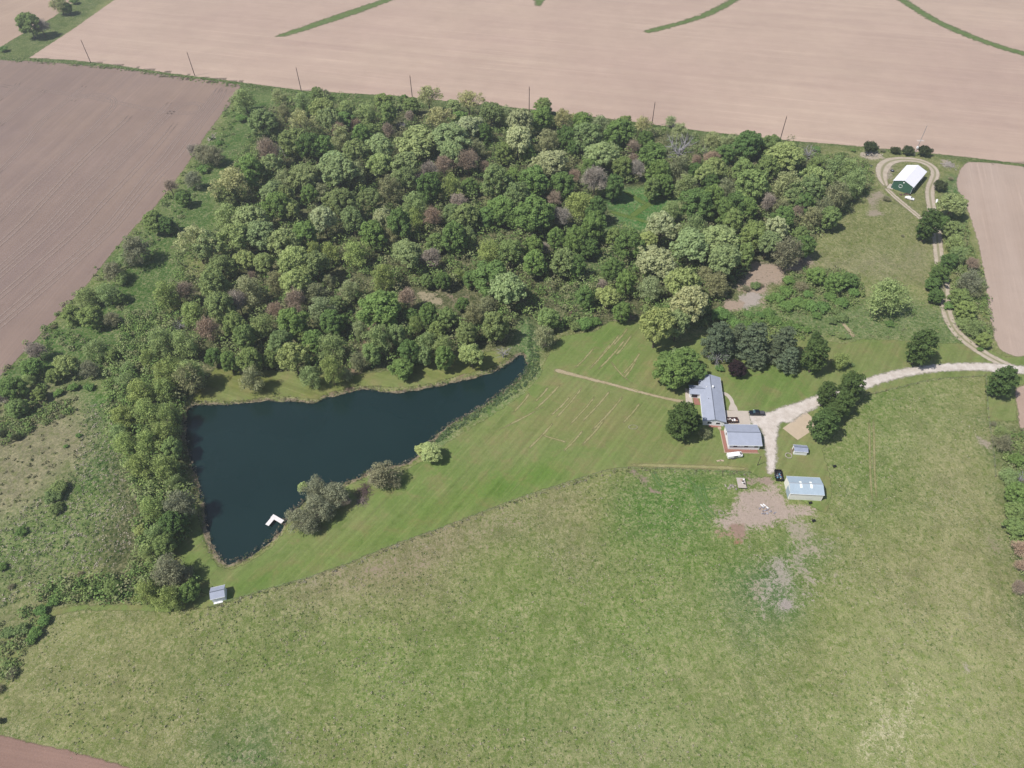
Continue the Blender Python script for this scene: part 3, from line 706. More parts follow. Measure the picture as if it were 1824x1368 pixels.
# --- garage
g0 = atv([(1292,756),(1349.5,757.5),(1356.5,793.5),(1296,791.5)], 3).mean(0)
gar = tag(empty('garage', (g0[0], g0[1], 0), R(-2.5)), 'white garage with grey shingle roof beside brick walk', 'garage')
gable(gar, -5.4, 5.4, -4.3, 4.3, 3.0, 4.3, 'x', M_white, M_shing, .5)
for x_ in (-3.2, 0.6, 4.1): window(x_, -4.31, 1.9, 1.3, 1.0, gar, 'y')
window(-5.41, 1.2, 1.9, .9, 1.2, gar, 'x')
MB().box(5.39, 5.46, -3.6, -.4, .05, 2.5).build('garage_door', M_cream, gar)
MB().box(5.39, 5.46, .4, 3.6, .05, 2.5).build('garage_door', M_cream, gar)
# brick walk round the garage with sandstone edging
def paving(name, poly_px, z, mat, label, cat, h=.08, edge=None):
    P = atv(poly_px); c = P.mean(0)
    o = tag(MB().slab([(p_[0] - c[0], p_[1] - c[1]) for p_ in P], 0, h).build(name, mat), label, cat)
    o.location = (c[0], c[1], z); return o
def rawpave(name, pts, mat, label, cat, z=.05, h=.08):
    c = np.mean(pts, 0); o = tag(MB().slab([(p_[0] - c[0], p_[1] - c[1]) for p_ in pts], 0, h).build(name, mat), label, cat)
    o.location = (c[0], c[1], z); return o
Mg = Matrix.Translation((g0[0], g0[1], 0)) @ Matrix.Rotation(R(-2.5), 4, 'Z')
def gpt(x, y): v = Mg @ Vector((x, y, 0)); return (v.x, v.y)
walk = tag(empty('brick_walk', (g0[0], g0[1], 0), R(-2.5)), 'L-shaped red brick walk with pale edging round garage', 'walkway')
w = MB(); w.slab([(-6.7, 4.2), (-6.7, -5.8), (4.8, -5.8), (4.8, -4.4), (-5.5, -4.4), (-5.5, 4.2)], .05, .16); w.build('brick_surface', M_brick, walk)
w = MB(); w.slab([(-6.95, 4.6), (-6.95, -6.05), (5.2, -6.05), (5.2, -5.82), (-6.72, -5.82), (-6.72, 4.6)], .05, .24); w.build('edging', M_curb, walk)
rawpave('stepping_slab', [gpt(-7.4, 4.7), gpt(-6.2, 4.7), gpt(-6.2, 5.9), gpt(-7.4, 5.9)], M_curb, 'small square sandstone slab at the top corner of brick walk', 'slab', .06, .1)
paving('brick_strip', [(1262,756),(1284,757),(1284,762),(1262,761)], .05, M_brick, 'short red brick strip against south end of the house', 'walkway')
# concrete
paving('concrete_apron', [(1291,731.5),(1332.5,732.5),(1337,757),(1293,757)], .06, M_conc, 'pale concrete parking pad between house and garage', 'parking pad', .1)
paving('concrete_patio', [(1220,692),(1231,694),(1235,724),(1222,724)], .06, M_conc, 'pale concrete patio west of the house', 'patio', .1)
paving('brick_patio', [(1234.5,709),(1243,710),(1248,722),(1236,721)], .17, M_brick, 'small terracotta brick patio in the corner of the house', 'patio', .05)
wk = smooth_open(atv([(1287,700.5),(1295,703),(1302,711),(1305,720),(1306,731.5)]), 3)
tan = np.gradient(wk, axis=0); tan /= np.linalg.norm(tan, axis=1)[:, None]; nor = np.stack([-tan[:, 1], tan[:, 0]], 1)
wd = np.interp(np.linspace(0, 1, len(wk)), [0, .8, 1], [.75, .75, 1.7])[:, None]
pts = np.vstack([wk + nor * wd, (wk - nor * wd)[::-1]])
mm = MB(); n_ = len(wk)
cw = wk.mean(0)
for i in range(n_ - 1):
    a, b = (wk + nor * wd)[i] - cw, (wk - nor * wd)[i] - cw; c_, d_ = (wk - nor * wd)[i + 1] - cw, (wk + nor * wd)[i + 1] - cw
    mm.slab([a, b, c_, d_], 0, .1)
o = tag(mm.build('curved_walk', M_conc), 'curved pale concrete walk from the house front to parking pad', 'walkway'); o.location = (cw[0], cw[1], .05)
# sand court
sc = atv([(1394,763),(1435,733.5),(1462,757),(1421,784)])
rawpave('sand_court', sc, M_sand, 'rectangular tan sand court partly under driveway trees', 'sand court', .03, .06)

# --- small shed
s0 = atv([(1415,791),(1438,794),(1437,804.5),(1416,803)], 2.2).mean(0)
sh = tag(empty('small_shed', (s0[0], s0[1], 0), R(-7)), 'tiny white shed with grey roof below the sand court', 'shed')
gable(sh, -2.2, 2.2, -1.35, 1.35, 2.0, 2.6, 'x', M_white, M_shing2, .18, .08)
MB().box(-2.9, -2.45, -1.2, 1.2, 0, .1).build('doorstep', M_wood, sh); MB().box(-2.24, -2.19, -.6, .6, .1, 1.8).build('door', M_wood, sh)

# --- metal barn
b0 = atv([(1401.5,847.5),(1461,851),(1468.5,882.5),(1406.5,879.5)], 3.6).mean(0)
barn = tag(empty('metal_barn', (b0[0], b0[1], 0), R(-4.5)), 'cream metal barn with pale blue ribbed roof and skylights', 'barn')
gable(barn, -5.35, 5.35, -3.35, 3.35, 3.6, 4.7, 'x', M_cream, M_tin, .2, .08, cap=True, capm=M_galv)
sl_ = (4.7 - 3.6) / 3.35
for s_ in (-1, 1):
    m_ = MB()
    for k in range(-11, 12):
        x_ = k * .48
        m_.add([(x_ - .03, 0, 4.81), (x_ + .03, 0, 4.81), (x_ + .03, s_ * 3.5, 3.66), (x_ - .03, s_ * 3.5, 3.66), (x_, 0, 4.86), (x_, s_ * 3.5, 3.72)],
               [(0, 3, 5, 4), (1, 4, 5, 2), (0, 4, 1), (3, 2, 5)])
    tag(m_.build('roof_ribs', M_tin, barn), kind='stuff')
for x_ in (-1.75, 1.6):
    for s_ in (-1, 1):
        y0_, y1_ = (s_ * .25, s_ * 1.5) if s_ < 0 else (.25, 1.0)
        MB().add([(x_ - .35, y0_, 4.83 - abs(y0_) * sl_ + .05), (x_ + .35, y0_, 4.83 - abs(y0_) * sl_ + .05), (x_ + .35, y1_, 4.83 - abs(y1_) * sl_ + .05), (x_ - .35, y1_, 4.83 - abs(y1_) * sl_ + .05),
                  (x_ - .35, y0_, 4.7 - abs(y0_) * sl_), (x_ + .35, y0_, 4.7 - abs(y0_) * sl_), (x_ + .35, y1_, 4.7 - abs(y1_) * sl_), (x_ - .35, y1_, 4.7 - abs(y1_) * sl_)],
                 [(0, 1, 2, 3), (7, 6, 5, 4), (0, 4, 5, 1), (2, 6, 7, 3), (1, 5, 6, 2), (0, 3, 7, 4)]).build('skylight', M_sky, barn)
MB().box(-5.42, -5.34, -2.9, 0.2, .05, 3.2).build('sliding_door', M_tin, barn)
for v_ in (-5.37, 5.33):
    for w_ in (-3.4, 3.36): MB().box(v_, v_ + .06, w_, w_ + .05, 0, 3.55).build('corner_trim', M_trim, barn)

# --- green shed with white roof
q0 = atv([(1616,293),(1651,306),(1626,334),(1592.5,321)], 4.5)
gc = q0.mean(0); ax = (q0[0] + q0[1]) / 2 - (q0[2] + q0[3]) / 2
ga = math.atan2(ax[1], ax[0]) - math.pi / 2
gs = tag(empty('green_shed', (gc[0], gc[1], 0), ga), 'large green metal shed with white roof inside the lane loop', 'barn')
gable(gs, -4.9, 4.9, -9.6, 9.6, 4.4, 6.2, 'y', M_green, M_wroof, .3, .1, capm=M_wroof)
t_ = MB()
for k in range(24):
    a, b = 2 * math.pi * k / 24, 2 * math.pi * (k + 1) / 24
    t_.tube((-.8 + math.cos(a) * .85, -9.68, 2.7 + math.sin(a) * .85), (-.8 + math.cos(b) * .85, -9.68, 2.7 + math.sin(b) * .85), .09, .09, 5)
t_.build('ring_emblem', M_white, gs)
MB().box(-.3, .3, -9.7, -9.6, 4.7, 5.3).build('gable_vent', M_white, gs)
for x_ in (-4.93, 4.85): MB().box(x_, x_ + .08, -9.68, -9.6, 0, 4.3).build('corner_trim', M_white, gs)
MB().box(4.9, 4.95, -4, -3, 0, 2.1).build('door', M_white, gs)
MB().box(4.9, 4.96, 6, 8.5, 0, 3.2).build('door', M_galv, gs)
MB().box(-4.96, -4.9, -3, 1, 0, 3.4).build('door', M_white, gs)
pl = tag(empty('concrete_step', (*at(1587.5, 333), .0), ga), 'pale slab with clutter against west corner of the green shed', 'slab')
MB().box(-1.6, 1.4, -2.2, 2.6, .02, .2).build('slab', M_conc, pl)
for i, (x_, y_) in enumerate([(.3, 0), (.1, 1.6)]):
    o = tag(MB().box(-.5, .5, -.4, .4, 0, .9).build('barrel_box', M_dark), ['dark box on the slab by the green shed, nearer the corner', 'dark box on the slab by the green shed, further back'][i], 'box')
    v = pl.matrix_basis @ Vector((x_, y_, .2)); o.location = v; o.rotation_euler.z = ga

# --- pond shed
k0 = atv([(373.5,1046),(397,1040),(401,1061),(376,1068)], 3).mean(0)
ps = tag(empty('pond_shed', (k0[0], k0[1], 0), R(14)), 'small grey roofed white shed at lawn corner near the pond tip', 'shed')
gable(ps, -1.9, 1.9, -1.75, 1.75, 2.6, 3.4, 'x', M_white, M_shing, .22, .08)
MB().box(-.5, .5, -1.80, -1.74, .05, 2.0).build('door', M_trim, ps)
MB().box(-1.8, .8, -2.3, -1.8, .02, .2).build('porch_step', M_white, ps)

# --- dock
dp = atv([(505,930.5),(487.7,920.5),(478.5,931.5)], .4)
dock = tag(empty('dock', (dp[1][0], dp[1][1], 0)), 'bleached white L-shaped dock reaching into the pond', 'dock')
M_plank = MB().box(-.02, .2, -.7, .7, 0, .07).build('board', M_dock); plank_me = M_plank.data; bpy.data.objects.remove(M_plank)
first = True
for a, b, w_ in ((dp[0], dp[1], 1.5), (dp[1], dp[2], 1.5)):
    d = b - a; L_ = np.linalg.norm(d); d /= L_; an = math.atan2(d[1], d[0]); n_ = int((L_ + (.6 if w_ else 0)) / .235)
    for k in range(n_):
        o = link('board', plank_me, dock); pp = a + d * (k * .235 - (0 if a is dp[0] else -.45)) - dp[1]
        o.location = (pp[0], pp[1], .28 + random.Random(k).uniform(-.008, .008)); o.rotation_euler.z = an
    for s_ in (-1, 1):
        nr = np.array([-d[1], d[0]]) * .62 * s_
        for kk in (.15, .85):
            pp = a + d * L_ * kk + nr - dp[1]
            MB().tube((pp[0], pp[1], -2), (pp[0], pp[1], .27), .07, .07).build('post', M_wood, dock)
        p1, p2 = a + nr - dp[1], b + nr - dp[1]
        MB().tube((p1[0], p1[1], .18), (p2[0], p2[1], .18), .07, .07, 4).build('beam', M_wood, dock)

# ------------------------------------------------------------------ vehicles
def wheels(root, xs, w, r=.36, tw=.24, name='wheel'):
    for x_ in xs:
        for s_ in (-1, 1):
            o = MB().tube((x_, s_ * w - tw / 2, r), (x_, s_ * w + tw / 2, r), r, r, 14).build(name, M_rubber, root)
            MB().tube((x_, s_ * (w + tw / 2 - .02), r), (x_, s_ * (w + tw / 2 + .015), r), r * .55, r * .5, 10).build('rim', M_galv, o)

def loft(name, secs, mat, parent, smooth=False):
    """secs: list of (x, halfwidth_bottom, halfwidth_top, z0, z1)"""
    m_ = MB(); vs = []; fs = []
    for x, wb, wt, z0, z1 in secs: vs += [(x, -wb, z0), (x, wb, z0), (x, wt, z1), (x, -wt, z1)]
    for i in range(len(secs) - 1):
        for k in range(4): fs.append((i * 4 + k, i * 4 + (k + 1) % 4, (i + 1) * 4 + (k + 1) % 4, (i + 1) * 4 + k))
    e = (len(secs) - 1) * 4; fs += [(0, 1, 2, 3), (e + 3, e + 2, e + 1, e)]
    return m_.add(vs, fs).build(name, mat, parent, bevel=.05)

pk = at(1347, 738)
a_, b_ = at(1334, 738), at(1361, 738.5)
truck = tag(empty('pickup_truck', (pk[0], pk[1], .12), math.atan2(a_[1] - b_[1], a_[0] - b_[0])), 'black pickup truck parked on gravel at edge of the concrete pad', 'pickup truck')
loft('body', [(-2.85, .93, .9, .45, 1.0), (-.6, .97, .93, .4, 1.05), (.9, .97, .93, .4, 1.08), (2.4, .95, .88, .42, 1.08), (2.8, .85, .78, .5, .92)], M_pickup, truck)
loft('cab', [(-.75, .86, .70, 1.02, 1.72), (-.6, .86, .72, 1.02, 1.80), (.7, .87, .72, 1.02, 1.80), (1.45, .87, .80, 1.02, 1.12)], M_pickup, truck)
MB().add([(1.42, -.74, 1.18), (1.42, .74, 1.18), (.80, .66, 1.76), (.80, -.66, 1.76)], [(0, 1, 2, 3)]).build('windscreen', simple('car glass', (.05, .09, .11, 1), .1, 1, rough=.08, spec=.8), truck)
MB().box(-2.7, -.95, -.72, .72, 1.06, 1.14).build('bed_cover', simple('grey bed cover', S(92,92,98), .08, 2), truck)
wheels(truck, (-1.85, 1.85), .86)
for s_ in (-1, 1):
    MB().box(2.72, 2.84, s_ * .68 - .14, s_ * .68 + .14, .68, .88).build('headlight', M_trim, truck)
    MB().box(.95, 1.1, s_ * 1.0 - .12, s_ * 1.0 + .12, 1.08, 1.28).build('mirror', M_trim if s_ < 0 else M_pickup, truck)

def junk(root, x0, x1, y0, y1, z, n, mats, seed, names=('crate', 'sack')):
    rr = random.Random(seed)
    for k in range(n):
        x, y = rr.uniform(x0, x1), rr.uniform(y0, y1); a, b, h = rr.uniform(.12, .45), rr.uniform(.1, .35), rr.uniform(.15, .5)
        Mx = Matrix.Translation((x, y, z)) @ Matrix.Rotation(rr.uniform(0, 3), 4, 'Z') @ Matrix.Rotation(rr.uniform(-.3, .3), 4, 'X')
        MB().box(-a, a, -b, b, 0, h, Mx).build('load', rr.choice(mats), root, bevel=.03)

def trailer(name, loc, rz, L, W, bodym, loads, label, cat, seed):
    tr = tag(empty(name, (*loc, .15), rz), label, cat)
    MB().box(-L/2, L/2, -W/2, W/2, .45, .62).build('bed', bodym, tr)
    for s_ in (-1, 1): MB().box(-L/2, L/2, s_ * W/2 - .05, s_ * W/2 + .05, .3, 1.25).build('side_panel', bodym, tr)
    MB().box(L/2 - .04, L/2 + .06, -W/2, W/2, .3, 1.25).build('end_panel', bodym, tr); MB().box(-L/2 - .06, -L/2 + .04, -W/2, W/2, .3, 1.25).build('end_panel', bodym, tr)
    wheels(tr, (-.5, .5), W / 2 + .05, .33, .2)
    junk(tr, -L/2 + .4, L/2 - .4, -W/2 + .35, W/2 - .35, .62, 22, loads, seed)
    return tr
ld1 = [simple('pale roof reflection', S(226,212,198), .1, 3), simple('light boards', S(196,170,150), .1, 3), simple('grey scrap', S(150,140,136), .1, 3), M_wpaint, M_dark]  # on the maroon car these pieces imitate pale reflections in the roof
ld2 = [simple('dark scrap', S(90,88,96), .2, 3), simple('red scrap', S(150,70,66), .1, 3), simple('grey junk', S(170,166,172), .1, 3), M_dark, simple('blue tarp', S(110,160,190), .1, 3), simple('yellow panel', S(222,216,160), .1, 3)]
e0, e1 = at(1296, 748.5, .8), at(1312.5, 748.5, .8)
trailer('loaded_vehicle', ((e0[0]+e1[0])/2, (e0[1]+e1[1])/2), math.atan2(e1[1]-e0[1], e1[0]-e0[0]), 3.9, 1.9, M_maroon, ld1, 'dark maroon car on concrete pad shaped as trailer, pale load for roof reflections', 'trailer', 4)  # car modelled as an open trailer, its pale goods standing in for roof reflections
e0, e1 = at(1385, 836.5, .8), at(1389, 857, .8)
trailer('loaded_vehicle', ((e0[0]+e1[0])/2, (e0[1]+e1[1])/2), math.atan2(e1[1]-e0[1], e1[0]-e0[0]), 4.1, 2.2, M_dark, ld2, 'black trailer heaped with coloured odds and ends beside metal barn', 'trailer', 9)
# white flatbed truck below the garage
e0, e1 = at(1294, 809, 1), at(1324, 805, 1)
wt = tag(empty('camper_trailer', ((e0[0]+e1[0])/2, (e0[1]+e1[1])/2, .06), math.atan2(e1[1]-e0[1], e1[0]-e0[0])), 'old white camper trailer parked on grass below the garage', 'camper')
wt.location.y -= .9
MB().box(-3.0, 1.4, -.9, .9, .5, 1.75).build('body', M_wpaint, wt, bevel=.12)
MB().box(1.5, 2.3, -.9, .9, .5, 1.5).build('front_box', M_wpaint, wt, bevel=.1)
MB().box(1.62, 2.12, -.55, .5, 1.5, 1.56).build('hatch', M_dark, wt)
MB().tube((2.3, 0, .5), (3.4, 0, .45), .06, .05).build('drawbar', M_dark, wt)
MB().box(-1.0, .4, -1.03, -.99, 1.1, 1.6).build('window', M_glass, wt)
MB().box(-2.2, -.2, .1, .6, 1.75, 1.81).build('roof_vent', M_trim, wt)
wheels(wt, (-1.2, -.4), .98, .34, .2)
# white car by the green shed
e0, e1 = at(1615, 351, .8), at(1626, 354, .8)
car = tag(empty('parked_car', ((e0[0]+e1[0])/2, (e0[1]+e1[1])/2, .05), math.atan2(e1[1]-e0[1], e1[0]-e0[0])), 'small white car parked in front of the green shed', 'car')
loft('body', [(-2.2, .8, .78, .4, .85), (-1.2, .88, .84, .35, .95), (1.0, .88, .84, .35, .95), (2.2, .78, .72, .4, .72)], M_wpaint, car)
loft('cabin', [(-1.5, .76, .6, .93, 1.1), (-.9, .78, .62, .93, 1.42), (.4, .78, .62, .93, 1.42), (1.1, .78, .7, .93, 1.0)], M_wpaint, car)
MB().add([(1.12, -.66, 1.0), (1.12, .66, 1.0), (.46, .58, 1.40), (.46, -.58, 1.40)], [(0, 1, 2, 3)]).build('windscreen', M_glass, car)
wheels(car, (-1.35, 1.35), .78, .32, .2)
# scrap beside it
mw = tag(empty('scrap_heap', (*at(1614, 347), .05)), 'heap of dark machinery scrap between white car and green shed', 'scrap')
junk(mw, -3.2, 2.2, -.9, .9, 0, 20, [M_dark, simple('rust', S(110,84,84), .2, 3), simple('brown scrap', S(130,104,104), .2, 3)], 21)
# propane tank
pa, pb = at(1669.5, 354, .9), at(1668, 362.5, .9)
tk = tag(empty('gas_tank', ((pa[0]+pb[0])/2, (pa[1]+pb[1])/2, .05), math.atan2(pb[1]-pa[1], pb[0]-pa[0])), 'white horizontal gas tank beside the lane near green shed', 'tank')
m_ = MB(); prev = None
prof = [(-1.6, .05), (-1.5, .35), (-1.3, .5), (1.3, .5), (1.5, .35), (1.6, .05)]
for a, b in zip(prof[:-1], prof[1:]): m_.tube((a[0], 0, .85), (b[0], 0, .85), a[1], b[1], 14)
m_.build('vessel', M_wpaint, tk)
MB().tube((0, 0, 1.3), (0, 0, 1.5), .2, .18, 10).build('valve_dome', M_trim, tk)
for x_ in (-.9, .9): MB().box(x_ - .12, x_ + .12, -.4, .4, 0, .45).build('support', M_conc, tk)
# flatbed wagon in barnyard
e0 = at(1320.5, 861, .7)
wg = tag(empty('hay_wagon', (*e0, .05), R(86)), 'pale flatbed wagon with clutter at the top left of barnyard', 'wagon')
for k in range(9): MB().box(-2.0 + k * .46, -1.57 + k * .46, -1.4, 1.4, .85 + (k % 3) * .006, .93 + (k % 3) * .006).build('board', simple('wagon board', S(214,202,192), .07, 3) if k == 0 else bpy.data.materials['wagon board'], wg)
MB().box(-1.9, 2.0, -.15, .15, .6, .84).build('frame', M_wood, wg)
wheels(wg, (-1.3, 1.3), .95, .4, .2)
junk(wg, -.5, 1.2, -.9, -.2, .95, 9, ld1[1:], 33)
jb = tag(empty('rubble_heap', (*at(1302, 868), .02)), 'low pale rubble heap in grass just left of flatbed wagon', 'rubble')
junk(jb, -1.8, 1.8, -1, 1, 0, 16, [M_rock, simple('grey rubble', S(160,152,146), .1, 3)], 35)
# scrap panels in barnyard
for i, (x_, y_) in enumerate([(1357.5, 901.5), (1363.5, 902)]):
    o = tag(MB().box(-.9, .9, -.22, .22, 0, .12).build('white_board', M_wpaint), ['short white board lying in the barnyard, left one', 'long white board lying in the barnyard, right one'][i], 'board', 'boards lying in the barnyard')
    o.location = (*at(x_, y_), .12); o.rotation_euler = (0, .05, R(-50)); o.scale = (.8 + .4 * i, 1, 1)
sc_ = tag(empty('scrap_heap', (*at(1367, 908), .02)), 'flat grey scrap heap in the middle of barnyard', 'scrap')
junk(sc_, -2.6, 2.6, -1.6, 1.6, -.05, 16, [simple('blue grey scrap', S(158,152,158), .1, 3), simple('light scrap', S(182,180,186), .1, 3)], 40)
for i, (x_, y_, lab) in enumerate([(1443, 897, 'dark folded implement on grass below metal barn'), (1449, 929, 'small dark water trough further below the metal barn'), (1486, 832, 'dark metal frame in pasture right of metal barn')]):
    o = tag(empty('feeder', (*at(x_, y_), .05), R(20)), lab, 'farm equipment')
    MB().box(-.5, .5, -.35, .35, .1, .75).build('tub', M_dark, o, bevel=.05)
    MB().tube((.3, .3, .1), (-.5, .9, .5), .08, .06).build('arm', M_dark, o)
    for q in (-.4, .4): MB().tube((q, 0, 0), (q, 0, .2), .05, .05).build('leg', M_dark, o)
# fire ring, lawn ring, lawn slabs
def ring_of(name, px_, py_, rad, n, sz, label, cat, z=.05):
    o = tag(empty(name, (*at(px_, py_), z)), label, cat); rr = random.Random(n)
    me = None
    for k in range(n):
        a = 2 * math.pi * k / n
        if me is None: s__ = MB().box(-sz, sz, -sz * .7, sz * .7, 0, sz * 1.1).build('stone', M_rock, o, bevel=sz * .25); me = s__.data
        else: s__ = link('stone', me, o)
        s__.location = (math.cos(a) * rad, math.sin(a) * rad, 0); s__.rotation_euler.z = a + math.pi / 2 + rr.uniform(-.3, .3); s__.scale = (rr.uniform(.8, 1.2),) * 3
    return o
ring_of('fire_ring', 1404.5, 812, 1.1, 14, .22, 'ring of pale stones round a fire pit below tiny shed', 'fire pit')
ring_of('stone_ring', 1284.5, 914, .8, 12, .16, 'small pale stone ring left of barnyard', 'stone ring')
ring_of('flower_bed', 1127.5, 761, 1.6, 18, .16, 'low ring of stones in the open lawn', 'stone ring').scale = (1, .6, 1)
for i, (x_, y_) in enumerate([(1280, 821), (1285.5, 820.5)]):
    o = tag(MB().box(-.7, .7, -.3, .3, 0, .12).build('garden_slab', M_curb), ['pale slab on lawn below the camper, left one', 'pale slab on lawn below the camper, right one'][i], 'slab')
    o.location = (*at(x_, y_), .05); o.rotation_euler.z = R(10 - 25 * i)
# brush pile, rock piles, tyres
def pile(name, px_, py_, rx, ry, n, mat, label, cat, long=False, seed=1):
    o = tag(empty(name, (*at(px_, py_), 0)), label, cat); rr = random.Random(seed); m_ = MB()
    for k in range(n):
        x, y = rr.gauss(0, rx / 2), rr.gauss(0, ry / 2); h = max(0, 1 - (x / rx)**2 - (y / ry)**2) * .9
        if long:
            a = rr.uniform(0, 6.28); L_ = rr.uniform(.7, 1.8); m_.tube((x, y, h * .7), (x + math.cos(a) * L_, y + math.sin(a) * L_, max(.03, h * .7 + rr.uniform(-.4, .5))), rr.uniform(.03, .09), .02, 4)
        else:
            s_ = rr.uniform(.15, .5); Mx = Matrix.Translation((x, y, h * .4)) @ Matrix.Rotation(rr.uniform(0, 3), 4, 'Z') @ Matrix.Rotation(rr.uniform(-.6, .6), 4, 'X')
            m_.box(-s_, s_, -s_ * .7, s_ * .7, -s_ * .4, s_ * .4, Mx)
    tag(m_.build('branches' if long else 'stones', mat, o), kind='stuff'); return o
M_brush = simple('dead brush', S(112,92,90), .2, 2)
pile('brush_pile', 648, 876, 2.6, 3.6, 260, M_brush, 'dark pile of cut branches by the pond trees', 'brush pile', True, 2)
pile('brush_pile', 645, 893, 2.2, 1.8, 120, simple('grey brush', S(150,134,126), .2, 2), 'paler grey heap of cut branches below the dark pile', 'brush pile', True, 3)
pile('brush_pile', 1428, 468, 5, 3, 200, simple('bleached brush', S(184,170,156), .15, 2), 'bleached branch heap at the top of bare ravine', 'brush pile', True, 5)
pile('rock_pile', 1690, 294, 3.2, 3.8, 120, simple('grey stones', S(168,160,150), .2, 2), 'grey rubble heap in grass northeast of green shed', 'rock pile', False, 7)
pile('rock_pile', 1553, 277, 5.5, 2.6, 70, M_rock, 'pale sandy rubble in front of leftmost cedar by field', 'rock pile', False, 8)
pile('rock_pile', 376, 246, 2.0, 5.0, 60, M_rock, 'scattered pale rocks along brown field edge', 'rock pile', False, 9)
for i, (x_, y_) in enumerate([(1545, 276.5), (1554, 277.5), (1589, 305), (1551, 297)]):
    o = tag(empty('old_tyre', (*at(x_, y_), .1)), ['dark tyre lying on pale rubble, left one', 'dark tyre lying on pale rubble, right one', 'dark tyre beside the green shed on gravel', 'dark tyre lying in grass west of gravel loop'][i], 'tyre')
    m_ = MB()
    for k in range(14):
        a, b = 2 * math.pi * k / 14, 2 * math.pi * (k + 1) / 14
        m_.tube((math.cos(a) * .8, math.sin(a) * .8, .25), (math.cos(b) * .8, math.sin(b) * .8, .25), .28, .28, 6)
    m_.build('tread', M_rubber, o); MB().tube((0, 0, .1), (0, 0, .35), .5, .5, 12).build('hub', M_galv, o)

# ------------------------------------------------------------------ poles and fences
pole_labels = ['leftmost dark power pole on the far field edge', 'second power pole from the left by brown field', 'power pole just left of the wood top corner', 'middle power pole rising behind wood, before tall open tree', 'power pole behind wood, fifth from left', 'power pole behind wood, second from right', 'rightmost dark power pole near right end of wood']
for i, (bx, by) in enumerate([(162, 112.3), (347, 134.8), (537, 163), (735, 178), (942.5, 199), (1160.5, 227), (1388.5, 253)]):
    o = tag(empty('power_pole', (*at(bx, by), 0), .1), pole_labels[i], 'power pole', 'power poles along the field edge')
    MB().tube((0, 0, -.5), (0, 0, 15), .26, .17, 8).build('pole', M_pole, o)
    MB().tube((0, 0, 15), (0, 0, 15.5), .05, .08, 6).build('insulator', M_dark, o)
    MB().box(-.12, .4, -.05, .05, 13.6, 13.75).build('bracket', M_dark, o)
o = tag(empty('yard_pole', (*at(1349, 829), 0)), 'thin utility pole in grass between camper and barnyard', 'pole')
MB().tube((0, 0, 0), (0, 0, 5.2), .12, .08, 7).build('pole', M_pole, o); MB().box(-.3, .3, -.05, .05, 4.7, 4.85).build('crossarm', M_pole, o)
# lattice mast
tb = at(1627.5, 278.5); best = min(((at(1653.5, 224.5, z_ / 4)[0] - tb[0])**2 + (at(1653.5, 224.5, z_ / 4)[1] - tb[1])**2, z_ / 4) for z_ in range(40, 160))[1]
mast = tag(empty('antenna_mast', (*tb, 0)), 'thin grey lattice mast in front of cedars by green shed', 'mast')
m_ = MB(); hh = best
for k in range(3):
    a = 2.094 * k; m_.tube((math.cos(a) * .3, math.sin(a) * .3, 0), (math.cos(a) * .12, math.sin(a) * .12, hh), .045, .035, 4)
nb = int(hh / .8)
for j in range(nb):
    r1, r2 = .3 - .18 * j / nb, .3 - .18 * (j + 1) / nb
    for k in range(3):
        a, b = 2.094 * k, 2.094 * (k + 1)
        m_.tube((math.cos(a) * r1, math.sin(a) * r1, hh * j / nb), (math.cos(b) * r2, math.sin(b) * r2, hh * (j + 1) / nb), .025, .025, 3)
m_.build('lattice', M_galv, mast)
m_ = MB()
for q in (-1.6, -.8, 0, .8, 1.6): m_.tube((q, -.9, hh * .52), (q, .9, hh * .52), .035, .035, 4)
m_.tube((-1.8, 0, hh * .52), (1.8, 0, hh * .52), .05, .05, 4); m_.build('aerial', M_trim, mast)
MB().box(-.45, .45, -.35, .35, hh * .27, hh * .27 + 1.0).build('equipment_box', M_trim, mast)

post_me = None
def fence(pts_px, label, gap=5.0, h=1.25):
    global post_me
    P = atv(pts_px); c = P[0]; o = tag(empty('wire_fence', (c[0], c[1], 0)), label, 'fence')
    L = np.concatenate([[0], np.cumsum(np.linalg.norm(np.diff(P, axis=0), axis=1))]); n = int(L[-1] / gap) + 1
    Q = [(np.interp(k * L[-1] / n, L, P[:, 0]) - c[0], np.interp(k * L[-1] / n, L, P[:, 1]) - c[1]) for k in range(n + 1)]
    for q in Q:
        if post_me is None: pp = MB().tube((0, 0, -.2), (0, 0, h + .1), .08, .07, 5).build('post', M_wood, o); post_me = pp.data
        else: pp = link('post', post_me, o)
        pp.location = (q[0], q[1], 0)
    for zz in (.4, .8, 1.2):
        m_ = MB()
        for a, b in zip(Q[:-1], Q[1:]): m_.tube((*a, zz), (*b, zz), .012, .012, 3)
        m_.build('wire', M_galv, o)
fence([(372,1083),(412,1071),(480,1050),(560,1028),(640,998),(700,973),(780,945),(850,918),(920,891),(1000,865),(1075,841),(1119,835)], 'wire fence between mown lawn and rough pasture, long diagonal')
fence([(1120,835),(1200,837),(1290,841),(1335,843)], 'wire fence along top of pasture, running toward barnyard')
fence([(1755,669),(1757,710),(1760,750),(1768,800),(1772,850)], 'wire fence down the right side of pasture from drive')
fence([(1540,706),(1600,692),(1660,678),(1752,671)], 'wire fence just below the gravel drive')

